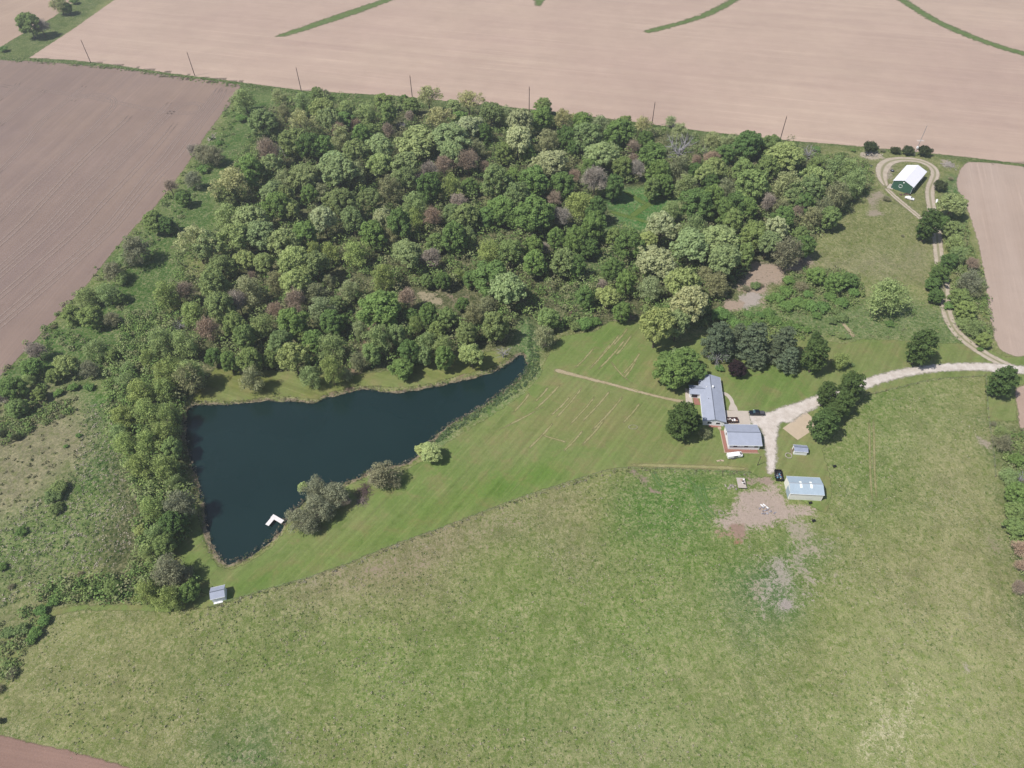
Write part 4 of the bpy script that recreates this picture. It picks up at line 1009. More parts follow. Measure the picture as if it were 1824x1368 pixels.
# ------------------------------------------------------------------ vegetation
def leaf_material(name, transl=.4, lo=.82, hi=1.3, warm=.1):
    t = NT(name)
    oc = t.n('ShaderNodeObjectInfo').outputs['Color']; v = t.attr('v').outputs['Fac']
    p = t.pos(); n1 = t.noise(p, .5, 2)
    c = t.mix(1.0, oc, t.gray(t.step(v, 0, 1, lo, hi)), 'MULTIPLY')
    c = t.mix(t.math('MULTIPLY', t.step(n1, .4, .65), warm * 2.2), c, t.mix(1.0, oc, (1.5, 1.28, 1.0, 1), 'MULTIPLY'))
    c = t.n('ShaderNodeHueSaturation', {'Hue': .492, 'Saturation': .86, 'Value': 1.0, 'Fac': 1.0, 'Color': c}).outputs[0]
    d = t.n('ShaderNodeBsdfDiffuse', {'Color': c}).outputs[0]
    tr = t.n('ShaderNodeBsdfTranslucent', {'Color': c}).outputs[0]
    mx = t.n('ShaderNodeMixShader', {0: transl, 1: d, 2: tr}).outputs[0]
    t.t.links.new(mx, t.out.inputs['Surface'])
    return t.m
M_leaf = leaf_material('leaves')
M_twig = leaf_material('twigs', 0.0, .7, 1.25, .05)
M_bark = simple('bark', S(120,108,96), .2, 2)
M_dead = simple('bleached dead wood', S(186,182,184), .12, 2)

rng = np.random.RandomState(5)
def rdir(n, r):
    d = r.normal(size=(n, 3)); return d / np.linalg.norm(d, axis=1)[:, None]

def branch_geo(r, base, n_limbs, rad, levels, spread=.8, r0_=.05, start=.3, top=1.0, sides=5):
    """recursive tapered limbs, returns (verts, quads)"""
    V, Q = [], []
    def seg(a, b, ra, rb):
        d = b - a; L = np.linalg.norm(d); d = d / (L + 1e-9)
        u = np.cross(d, [0.3, .9, .2]); u /= np.linalg.norm(u); w = np.cross(d, u); k0 = len(V)
        for p_, q_ in ((a, ra), (b, rb)):
            for k in range(sides): V.append(p_ + (u * math.cos(6.283 * k / sides) + w * math.sin(6.283 * k / sides)) * q_)
        for k in range(sides): Q.append((k0 + k, k0 + (k + 1) % sides, k0 + sides + (k + 1) % sides, k0 + sides + k))
    def grow(p, d, L, q, lv):
        e = p + d * L * .5 + r.normal(size=3) * L * .05; d2 = (e - p); d2 /= np.linalg.norm(d2)
        f = e + (d2 + r.normal(size=3) * .18 + [0, 0, .08]) * L * .5
        seg(p, e, q, q * .75); seg(e, f, q * .75, q * .5)
        if lv <= 0: return
        for k in range(3 if lv > 1 else 2):
            nd = d + r.normal(size=3) * .55 + [0, 0, .12]; nd /= np.linalg.norm(nd)
            grow(f if k else e, nd, L * r.uniform(.55, .75), q * .5, lv - 1)
    h = base
    seg(np.array([0, 0, -.05]), np.array([0, 0, h * start]), r0_ * 1.25, r0_)
    seg(np.array([0, 0, h * start]), np.array([r.normal() * .03, r.normal() * .03, h * (start + top) * .5]), r0_, r0_ * .6)
    for k in range(n_limbs):
        a = 6.283 * (k + r.uniform(-.3, .3)) / n_limbs; z = h * r.uniform(start, (start + top) * .5)
        d = np.array([math.cos(a) * spread, math.sin(a) * spread, r.uniform(.45, .95)]); d /= np.linalg.norm(d)
        grow(np.array([0, 0, z]), d, rad * r.uniform(.5, .75), r0_ * .55, levels)
    return V, Q

def trunk_mesh(name, seed, base, rad, mat, n_limbs=6, levels=1, **kw):
    V, Q = branch_geo(np.random.RandomState(seed), base, n_limbs, rad, levels, **kw)
    return quads_mesh(name, V, Q, [mat])

ICO_V = None
def crown_mesh(name, seed, lobes, leaf, per, mat, jitter=.55, stretch=None, core=.62, slivers=0, sl_len=.35, sl_w=.012, centre=(0, 0, 1.2)):
    """lobes: list of (cx,cy,cz,r,rz) -> leaf sized quads over each lobe, plus twig slivers"""
    r = np.random.RandomState(seed); V = []; Q = []; vals = []
    if per:
        for (cx, cy, cz, rr_, rz_) in lobes:
            n = int(per * (rr_ / .3) ** 2); d = rdir(n, r); d[:, 2] = np.where(d[:, 2] < -.35, -d[:, 2], d[:, 2])
            rad = r.uniform(.72, 1.06, n)[:, None]
            c = np.array([cx, cy, cz]) + d * rad * np.array([rr_, rr_, rz_])
            nm = d + r.normal(size=(n, 3)) * jitter + [0, 0, .25]; nm /= np.linalg.norm(nm, axis=1)[:, None]
            u = np.cross(nm, r.normal(size=(n, 3))); u /= np.linalg.norm(u, axis=1)[:, None]; w = np.cross(nm, u)
            s_ = leaf * r.uniform(.6, 1.3, n)[:, None]; e = r.uniform(.55, 1.0, n)[:, None]
            b = len(V) and sum(len(x) for x in V) or 0
            q4 = np.stack([c - u * s_ - w * s_ * e * .4, c + u * s_ * .3 - w * s_ * e, c + u * s_ + w * s_ * e * .4, c - u * s_ * .3 + w * s_ * e], 1).reshape(-1, 3)
            V.append(q4); Q.append((np.arange(n * 4).reshape(-1, 4) + b))
            lv = r.uniform(.1, .9)
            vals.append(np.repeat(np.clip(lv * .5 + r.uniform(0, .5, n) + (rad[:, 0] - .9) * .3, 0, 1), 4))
            if core:
                th = np.array([[math.cos(a) * math.cos(f_), math.sin(a) * math.cos(f_), math.sin(f_)] for f_ in (-1.0, -.1, .9) for a in np.arange(0, 6.28, 1.2567)][:15])
                cv = np.array([cx, cy, cz]) + th * np.array([rr_, rr_, rz_]) * core
                b = sum(len(x) for x in V); V.append(cv); qq = []
                for ring in range(2):
                    for k in range(5): qq.append((b + ring * 5 + k, b + ring * 5 + (k + 1) % 5, b + ring * 5 + 5 + (k + 1) % 5, b + ring * 5 + 5 + k))
                qq.append((b + 10, b + 11, b + 12, b + 13)); qq.append((b + 10, b + 13, b + 14, b + 14 - 1 + 0)) if False else None
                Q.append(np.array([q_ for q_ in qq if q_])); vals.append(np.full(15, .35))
    if slivers:
        L_ = np.array(lobes); idx = r.randint(0, len(L_), slivers); lb = L_[idx]; d = rdir(slivers, r); d[:, 2] = np.abs(d[:, 2]) * .9 - .15
        tip = lb[:, :3] + d * lb[:, 3:4] * r.uniform(.5, 1.15, slivers)[:, None] * np.array([1, 1, .95])
        dd = tip - np.array(centre); dd /= np.linalg.norm(dd, axis=1)[:, None]; dd += r.normal(size=(slivers, 3)) * .38; dd /= np.linalg.norm(dd, axis=1)[:, None]
        base_ = tip - dd * sl_len * r.uniform(.5, 1.2, slivers)[:, None]
        w = np.cross(dd, r.normal(size=(slivers, 3))); w /= np.linalg.norm(w, axis=1)[:, None]; w *= sl_w
        b = sum(len(x) for x in V)
        V.append(np.stack([base_ - w, base_ + w, tip + w * .35, tip - w * .35], 1).reshape(-1, 3)); Q.append(np.arange(slivers * 4).reshape(-1, 4) + b)
        vals.append(np.repeat(r.uniform(0.2, .9, slivers), 4))
    V = np.vstack(V); Q = np.vstack(Q)
    me = quads_mesh(name, V, Q, [mat]); set_attr(me, 'v', np.concatenate(vals)); return me

def dome_lobes(seed, n, rin, lr, zc, hv, low=-.45, irregular=.18, lrv=.25):
    r = np.random.RandomState(seed); L = []; k = 0
    ph = r.uniform(0, 6.28, 4); amp = r.uniform(.4, 1, 4) * irregular
    for k in range(n):
        zf = low + (1 - low) * (k + .5) / n; a = k * 2.39996 + r.uniform(-.35, .35); rho = math.sqrt(max(0, 1 - zf * zf))
        w = 1 + sum(amp[j] * math.sin((j + 1) * a + ph[j]) for j in range(4)) * .6
        q = rin * w * r.uniform(.78, 1.12); l = lr * r.uniform(1 - lrv, 1 + lrv)
        L.append((math.cos(a) * rho * q, math.sin(a) * rho * q, zc + zf * hv * r.uniform(.88, 1.1), l, l * .85))
    for k in range(max(2, n // 6)):
        a = r.uniform(0, 6.28); L.append((math.cos(a) * rin * .3, math.sin(a) * rin * .3, zc + r.uniform(0, .3) * hv, lr * 1.1, lr))
    return L

protos = {}
def proto(key, n, fn): protos[key] = [fn(i) for i in range(n)]
def mk_oak(i):
    L = dome_lobes(100 + i, 48 + 5 * i, .78, .21, 1.45, .72, irregular=.3)
    return crown_mesh('crown', 10 + i, L, .056, 120, M_leaf, core=.6, slivers=150, sl_len=.3), trunk_mesh('trunk', i, 1.9, .85, M_bark, levels=1)
def mk_round(i):
    L = dome_lobes(200 + i, 46 + 4 * i, .74, .23, 1.25, .9, low=-.75, irregular=.22)
    return crown_mesh('crown', 30 + i, L, .05, 150, M_leaf, core=.68), trunk_mesh('trunk', 20 + i, 1.9, .7, M_bark)
def mk_open(i):
    L = dome_lobes(300 + i, 26, .74, .24, 1.5, .7, irregular=.4)
    return crown_mesh('crown', 50 + i, L, .05, 62, M_leaf, core=0, slivers=700, sl_len=.35), trunk_mesh('trunk', 40 + i, 2.0, .95, M_bark, levels=2, r0_=.055)
def mk_bud(i):
    L = dome_lobes(400 + i, 26, .68, .3, 1.12, .85, low=-.8, irregular=.3)
    return crown_mesh('crown', 70 + i, L, .042, 66, M_leaf, core=.3, slivers=1200, sl_len=.4, sl_w=.011), trunk_mesh('trunk', 60 + i, 1.9, .8, M_bark, levels=2, r0_=.05)
def mk_bare(i):
    L = dome_lobes(500 + i, 20, .62, .34, 1.25, .8, low=-.4, irregular=.25)
    return crown_mesh('crown', 90 + i, L, .03, 14, M_twig, core=0, slivers=2600, sl_len=.42, sl_w=.010), trunk_mesh('trunk', 80 + i, 1.8, .8, M_bark, levels=2, r0_=.05)
def mk_tall(i):
    L = []
    r = np.random.RandomState(600 + i)
    for k in range(46):
        z = .45 + 2.2 * (k + .5) / 46; a = k * 2.4 + r.uniform(-.3, .3); w = math.sin(min(1, (z - .2) / 2.6) * math.pi) ** .6 * .78
        w *= r.uniform(.72, 1.12); L.append((math.cos(a) * w * .85, math.sin(a) * w * .85, z, r.uniform(.17, .32), r.uniform(.11, .18)))
    for k in range(6): L.append((0, 0, .7 + k * .32, .4, .3))
    return crown_mesh('crown', 110 + i, L, .06, 75, M_leaf, core=.62, jitter=.75), trunk_mesh('trunk', 100 + i, 2.6, .5, M_bark, levels=1, top=.9)
def mk_pine(i):
    L = []; r = np.random.RandomState(700 + i)
    for lv in range(9):
        z = .6 + lv * .27; w = .95 * (1 - (lv / 10.5) ** 1.6); n = 8 if lv < 6 else 5
        for k in range(n):
            a = 6.283 * (k + r.uniform(-.3, .3)) / n + lv * .7; q = w * r.uniform(.6, .95)
            L.append((math.cos(a) * q, math.sin(a) * q, z + r.uniform(-.06, .08), r.uniform(.17, .25), .09))
            if w > .5: L.append((math.cos(a + .2) * q * .5, math.sin(a + .2) * q * .5, z + .07, .2, .09))
    L.append((0, 0, 3.0, .16, .2))
    return crown_mesh('crown', 130 + i, L, .05, 95, M_leaf, core=.5, jitter=.6), trunk_mesh('trunk', 120 + i, 3.0, .4, M_bark, levels=0, top=1.1)
def mk_dead(i):
    r = np.random.RandomState(800 + i)
    V, Q = branch_geo(r, 1.5, 9, 1.2, 2, spread=1.1, r0_=.085, start=.25)
    V2, Q2 = branch_geo(np.random.RandomState(810 + i), 1.5, 6, .9, 3, spread=1.0, r0_=.035, start=.35, sides=3)
    me = quads_mesh('branches', V2, Q2, [M_dead])
    return me, quads_mesh('trunk', V, Q, [M_dead])
def mk_shrub(i):
    r = np.random.RandomState(900 + i); L = []
    for k in range(16):
        a = k * 2.4; q = .75 * math.sqrt((k + .5) / 16) * r.uniform(.8, 1.1); L.append((math.cos(a) * q, math.sin(a) * q, .42 + .3 * (1 - q) + r.uniform(-.1, .12), r.uniform(.26, .36), r.uniform(.26, .36)))
    return crown_mesh('foliage', 150 + i, L, .065, 75, M_leaf, core=.62, slivers=80, centre=(0, 0, .1)), trunk_mesh('stem', 140 + i, .6, .5, M_bark, levels=0, r0_=.03)
def mk_bareshrub(i):
    r = np.random.RandomState(950 + i); L = []
    for k in range(12):
        a = k * 2.4; q = .7 * math.sqrt((k + .5) / 12); L.append((math.cos(a) * q, math.sin(a) * q, .45 + .25 * (1 - q), .34, .34))
    return crown_mesh('foliage', 170 + i, L, .035, 26, M_leaf, core=.25, slivers=1300, sl_len=.35, sl_w=.011, centre=(0, 0, .0)), trunk_mesh('stem', 160 + i, .6, .5, M_bark, levels=1, r0_=.03)
proto('oak', 6, mk_oak); proto('round', 6, mk_round); proto('open', 3, mk_open); proto('bud', 5, mk_bud); proto('bare', 3, mk_bare)
proto('tall', 4, mk_tall); proto('pine', 2, mk_pine); proto('dead', 3, mk_dead); proto('shrub', 4, mk_shrub); proto('bareshrub', 3, mk_bareshrub)

#      style: (mesh kind, height per radius, colour, name, description, category)
LK = 1.86
styles = {
 'O': ('oak', 1.0, S(138,158,98,LK), 'leafy_tree', 'sage green lobed', 'tree'),
 'Y': ('oak', 1.0, S(146,164,92,LK), 'leafy_tree', 'yellow green lobed', 'tree'),
 'P': ('oak', 1.0, S(166,176,124,LK*.95), 'leafy_tree', 'very pale grey green', 'tree'),
 'F': ('oak', 1.0, S(124,144,84,LK), 'leafy_tree', 'darker sage lobed', 'tree'),
 'G': ('round', 1.0, S(110,142,66,LK), 'leafy_tree', 'mid green rounded', 'tree'),
 'K': ('round', 1.0, S(124,146,84,LK), 'leafy_tree', 'greyish green rounded', 'tree'),
 'D': ('round', 1.0, S(94,126,60,LK), 'leafy_tree', 'dark green dense', 'tree'),
 'B': ('round', 1.0, S(106,138,66,LK), 'leafy_tree', 'bright green dense', 'tree'),
 'L': ('round', 1.0, S(122,146,76,LK), 'leafy_tree', 'olive green rounded', 'tree'),
 'E': ('open', 1.15, S(162,166,108,LK), 'leafy_tree', 'pale olive open crowned', 'tree'),
 'U': ('bud', 1.0, S(132,154,90,LK*1.05), 'budding_tree', 'thin olive budding', 'tree'),
 'A': ('bud', 1.0, S(146,160,106,LK), 'budding_tree', 'thin grey green budding', 'tree'),
 'J': ('bud', 1.0, S(144,148,114,LK*.84), 'budding_tree', 'grey brown budding', 'tree'),
 'H': ('bud', 1.0, S(138,158,80,LK), 'budding_tree', 'thin yellow olive budding', 'tree'),
 'N': ('bud', 1.0, S(136,142,98,LK*1.05), 'budding_tree', 'brownish budding', 'tree'),
 'R': ('bare', 1.0, S(156,138,114,LK*.88), 'bare_tree', 'leafless reddish brown', 'tree'),
 'M': ('bare', 1.0, S(158,148,132,LK*.85), 'bare_tree', 'leafless mauve grey', 'tree'),
 'X': ('dead', 1.0, S(190,188,190), 'dead_tree', 'dead bleached', 'dead tree'),
 'S': ('shrub', 1.0, S(104,142,66,LK), 'shrub', 'low green', 'shrub'),
 'Z': ('shrub', 1.0, S(118,142,80,LK), 'shrub', 'low olive', 'shrub'),
 'Q': ('bareshrub', 1.0, S(142,142,108,LK), 'shrub', 'low brownish twiggy', 'shrub'),
 'C': ('shrub', 1.35, S(84,98,62,LK*.7), 'cedar_bush', 'dark green cedar', 'cedar'),
 'T': ('tall', .95, S(92,122,60,LK*.78), 'shade_tree', 'dark green feathery', 'tree'),
 'W': ('oak', .85, S(160,176,108,LK), 'willow_tree', 'pale yellow green drooping', 'tree'),
 'V': ('round', .95, S(84,66,68,.8), 'plum_tree', 'dark purple leaved', 'tree'),
 'I': ('pine', .95, S(112,130,96,LK*.78), 'pine_tree', 'blue green', 'pine'),
}
TREES = '''
434 175 21 U,497 171 15 A,465 218 21 K,491 222 13 N,430 212 9 S,360 270 17 N,380 274 18 N,344 268 13 M,391 255 6 S,344 318 16 N,362 302 9 S,303 332 14 R,325 353 14 D,275 394 19 L,296 400 16 D,413 325 27 E,402 348 18 F,444 304 18 G,409 386 21 U,444 390 24 O
478 271 18 R,505 265 12 X,526 252 21 K,550 258 17 D,534 216 16 E,573 193 17 Y,587 214 15 O,538 181 13 U,563 165 11 L,581 167 8 M,505 199 11 N,616 216 13 B,608 242 17 A,575 259 14 G,600 304 26 O,542 312 21 O,567 310 15 A,481 296 15 O,505 320 15 A,481 316 9 B
485 341 17 O,507 345 14 F,495 365 19 G,518 371 14 Y,551 345 13 G,575 340 13 N,600 361 19 F,763 171 21 E,834 179 19 E,732 189 15 L,683 181 16 L,720 177 9 G,652 203 18 U,617 197 13 Y,632 224 11 R,691 234 11 R,605 234 12 R,642 242 14 G,662 236 12 L,691 201 13 L,730 208 8 M
716 222 10 X,781 210 21 E,818 212 12 G,806 189 13 O,744 252 31 O,801 246 29 O,834 228 19 P,806 272 17 O,875 201 21 F,863 238 12 D,850 263 13 N,834 287 17 R,791 295 16 R,765 308 14 M,863 297 9 R,742 320 12 M,632 273 19 F,675 263 20 O,597 291 20 O,632 306 19 A,679 295 17 Y,724 293 20 O,720 320 17 F
765 332 18 D,804 332 17 H,836 332 12 B,883 322 20 K,814 359 14 M,736 365 18 U,744 384 13 H,769 386 15 R,691 336 17 N,658 351 16 F,611 361 20 F,683 388 14 P,713 398 18 B,576 392 17 P,628 392 17 F,670 410 12 B,806 380 15 K,830 386 19 K,867 386 14 B,896 371 19 G,904 345 10 G
968 189 15 L,966 212 18 G,927 216 17 P,902 205 13 A,1003 210 17 E,1035 218 15 G,921 250 20 P,976 246 17 N,1011 244 14 D,1044 244 21 K,1068 222 13 A,1103 238 21 G,1113 218 13 L,1144 222 15 E,1148 250 13 D,1195 214 10 A,1211 232 16 A,1211 262 25 X,1128 264 12 R,1128 285 10 R,1166 277 20 G
1023 263 9 B,1070 275 24 O,941 273 11 G,982 290 22 P,963 296 14 P,898 271 14 L,1134 302 13 M,1207 298 18 N,1177 308 18 G,1111 297 14 L,1048 300 13 G,1023 314 10 R,1060 322 19 M,1093 332 16 D,1160 334 15 L,1187 328 12 G,952 326 21 G,1003 330 18 D,915 318 13 G,921 355 20 K,950 381 27 G,902 381 17 G
990 353 12 R,999 386 16 M,1036 363 22 H,1064 371 15 D,1056 402 18 G,1224 334 16 A,1195 372 15 U,1228 365 16 A,1270 247 15 A,1255 268 8 X,1331 257 19 D,1298 253 13 A,1292 274 14 G,1268 284 13 R,1241 288 9 R,1347 251 13 A,1374 260 15 L,1394 276 25 Y,1270 300 17 Y,1256 310 15 Y,1235 308 12 D
1441 272 13 X,1452 296 13 L,1222 331 17 U,1265 327 13 D,1294 333 15 N,1341 329 23 L,1323 302 15 L,1364 300 17 L,1400 330 25 A,1415 345 16 K,1450 317 17 Y,1443 340 18 K,1491 347 20 N,1510 330 16 U,1470 368 14 N,1241 364 23 D,1286 376 17 B,1270 351 17 G,1310 362 18 D,1331 370 15 G,1370 362 13 M,1392 368 13 N
1431 362 14 D,1421 376 9 R,1446 386 16 N,1478 386 15 L,1237 405 19 U,1343 419 21 L,1380 408 17 P,1368 431 16 O,1396 390 16 G,1425 419 14 L,1405 446 21 N,1435 437 15 D,1306 394 16 L,1282 431 25 O,1231 437 25 O,1292 464 21 O,1327 452 14 L,1487 300 19 U,1510 303 17 U,1474 320 15 U,1525 318 15 U,1500 282 13 Z,1462 290 11 U
346 427 23 E,371 437 19 O,418 423 22 Y,461 420 22 O,506 433 21 O,541 416 19 G,559 445 13 H,436 463 16 Y,396 478 20 K,471 468 15 Y,522 466 21 Y,561 470 19 F,524 502 21 Y,295 523 19 H,330 521 15 R,379 508 21 K,449 492 8 R,445 515 23 N,490 498 15 N,526 535 16 R,559 519 15 N
576 521 12 X,571 547 19 A,424 539 17 M,342 556 19 H,391 547 19 K,318 580 13 X,371 586 18 R,418 578 17 L,490 551 13 R,465 578 17 U,518 576 23 G,559 605 16 G,436 598 16 L,287 607 21 U,328 611 19 U,381 635 12 B,408 643 13 B,445 641 17 L,291 660 20 H,338 662 21 U,522 635 21 Y,447 672 18 N
666 416 19 G,691 424 14 N,587 449 13 H,634 449 20 H,724 453 21 O,767 459 16 M,777 431 13 L,808 420 18 B,834 424 14 K,873 447 19 H,908 449 19 L,875 492 27 B,818 488 12 H,838 496 14 B,789 500 14 D,760 500 12 L,683 490 17 H,679 549 29 G,724 531 15 R,585 499 11 N,621 515 17 A,601 541 15 K,591 574 19 D
732 562 11 B,763 560 17 B,795 564 17 L,824 541 12 D,842 558 18 N,867 543 15 N,879 578 19 K,905 513 24 O,830 594 15 K,675 601 19 U,593 613 21 U,707 596 14 K,740 576 11 H,760 607 15 U,789 615 15 U,777 588 13 L,728 625 16 D,756 633 13 K,789 636 15 G,662 629 15 L,589 656 19 H,638 641 13 N,716 656 19 G
840 631 17 Y,896 627 12 X,990 423 13 G,1023 427 18 G,1050 441 14 D,968 443 11 M,950 441 16 G,1003 466 20 K,1027 472 14 D,952 468 18 G,1119 433 19 D,1093 421 12 L,1177 402 23 P,1152 429 14 Y,1218 437 12 K,1167 466 25 P,1189 484 16 P,1091 478 16 D,1115 503 15 G,1042 527 16 B,1081 527 16 Y,1072 509 10 M
1158 511 18 A,1216 507 25 Y,1224 541 24 P,1171 576 23 Y,1207 576 18 O,1109 554 13 G,978 568 20 L,968 597 15 N,1042 578 16 S,1024 582 13 Z,1060 573 12 S,1013 572 12 Z,1276 504 18 N,1258 488 14 N,1288 524 11 Q,1270 520 13 Q,1329 514 9 Q,1345 510 9 Z,1355 508 7 Q
1427 510 16 Q,1487 502 18 G,1456 490 16 G,1515 498 14 D,1400 520 12 S,1385 530 11 S,1372 532 8 S,1402 545 12 S,1425 540 13 S,1445 545 13 S,1465 548 12 S,1478 530 11 S,1500 540 11 S,1520 522 10 S,1405 500 10 S,1440 525 9 S,1455 562 8 S,1490 555 8 Z,1500 566 10 Z,1482 572 8 Z
1282 561 15 S,1300 568 10 S,1333 561 9 S,1353 562 8 S,1370 558 11 S,1378 572 12 S,1395 580 8 S,1408 577 8 S,1420 584 9 S,1435 588 8 S,1350 574 9 S,1330 580 11 S,1310 576 11 S,1481 594 5 Z,1500 600 6 Z,1510 600 5 Z
1282 600 25 I,1316 592 15 I,1343 607 27 I,1351 636 15 I,1396 608 24 I,1405 638 18 I,1380 622 16 I,1278 635 18 X,1312 655 16 V,1281 656 8 S,1453 634 24 T,1452 608 13 T,1499 640 16 H,1518 650 4 Z
1202 660 31 G,1222 640 23 G,1238 660 18 D,1215 635 18 O,1190 640 15 G,1215 751 27 T,1203 760 17 T,1236 755 15 T,1256 770 11 N,1473 703 18 T,1518 691 22 T,1500 720 19 T,1466 757 24 T,1482 738 17 T,1785 681 22 T,1640 619 24 T
1674 332 13 C,1697 364 22 O,1656 401 20 T,1679 395 12 D,1699 409 17 K,1704 431 16 U,1709 451 16 U,1693 464 14 D,1674 488 17 D,1731 469 13 R,1729 498 21 N,1741 515 14 N,1664 506 13 D,1669 527 13 D,1711 531 17 L,1724 552 18 L,1738 582 17 U,1752 604 13 L,1716 575 11 U,1745 622 5 S,1690 545 9 S
1584 523 33 U,1579 354 9 Q,1550 264 14 C,1594 268 9 C,1617 269 11 C,1646 270 13 C,1572 268 6 Q,1520 268 4 S,1694 318 6 Q,1608 420 4 Q,1585 577 7 S,1454 266 7 S
1790 788 16 N,1783 768 12 U,1813 818 12 G,1798 845 15 U,1820 851 12 X,1813 877 19 G,1811 909 17 L,1808 939 17 L,1819 976 17 R,1822 1008 14 R,1816 1046 14 R,1836 900 18 G,1838 950 17 L,1770 755 7 Q
765 806 19 W,749 800 11 W,680 843 25 A,667 852 13 M,700 855 13 N,563 868 19 A,596 878 21 A,538 867 9 W,563 902 22 N,532 921 19 N,552 930 18 N,580 905 18 N,612 890 12 M
240 441 26 N,225 458 15 U,199 482 19 N,214 495 12 U,155 526 19 U,190 520 20 U,210 528 12 L,126 558 17 L,164 563 21 L,199 567 15 N,94 582 7 Q,64 626 18 M,58 652 17 G,117 649 20 Y,158 655 17 N,172 620 21 U,200 632 12 L,23 690 22 D,29 725 17 L,3 710 12 M,228 655 14 U,263 637 13 A,292 614 18 U,307 658 20 H,336 672 20 N
249 696 20 H,292 693 19 H,222 675 14 U,263 731 20 A,216 740 18 H,301 737 17 A,292 769 19 H,210 769 15 U,222 790 18 H,263 785 19 A,249 827 20 A,290 830 20 H,307 797 15 L,310 856 13 U,319 897 22 N,272 903 18 A,307 932 19 D,278 947 15 U,292 970 15 L,251 945 9 Y,263 982 13 U,300 1017 24 N,330 1022 16 N,333 1053 19 G,300 1062 18 H,263 1052 18 H,234 1047 13 Z,200 1046 15 L,212 1046 11 D,167 1052 12 Q,140 1040 10 Z,120 1058 9 Z
96 1070 10 S,105 870 14 Z,95 885 14 Z,99 906 12 Z,38 947 9 S,28 779 9 C,6 773 9 C,117 795 4 S,140 776 5 S,73 1089 11 S,38 1122 12 Z,64 1128 12 S,79 1106 11 S,15 1128 11 Z,20 1200 13 Q,-4 1228 12 Q,0 1285 7 C,55 1140 9 S
50 42 20 L,72 48 14 M,105 6 15 A,118 14 9 D,132 3 7 S,6 88 7 S,540 600 12 L,500 610 16 K,480 640 12 L,618 665 10 N,552 668 16 U,640 585 12 A,70 700 12 L,50 675 12 U,96 668 13 L,130 690 9 S,158 690 8 S,104 700 8 S,95 720 6 S,60 742 7 S,48 755 6 S,108 742 6 Q,85 733 5 S,143 1022 7 Q,108 1045 7 Z,20 1045 8 Q,5 1010 8 S,25 735 12 Z,225 600 8 S,245 585 8 S,260 560 7 S'''
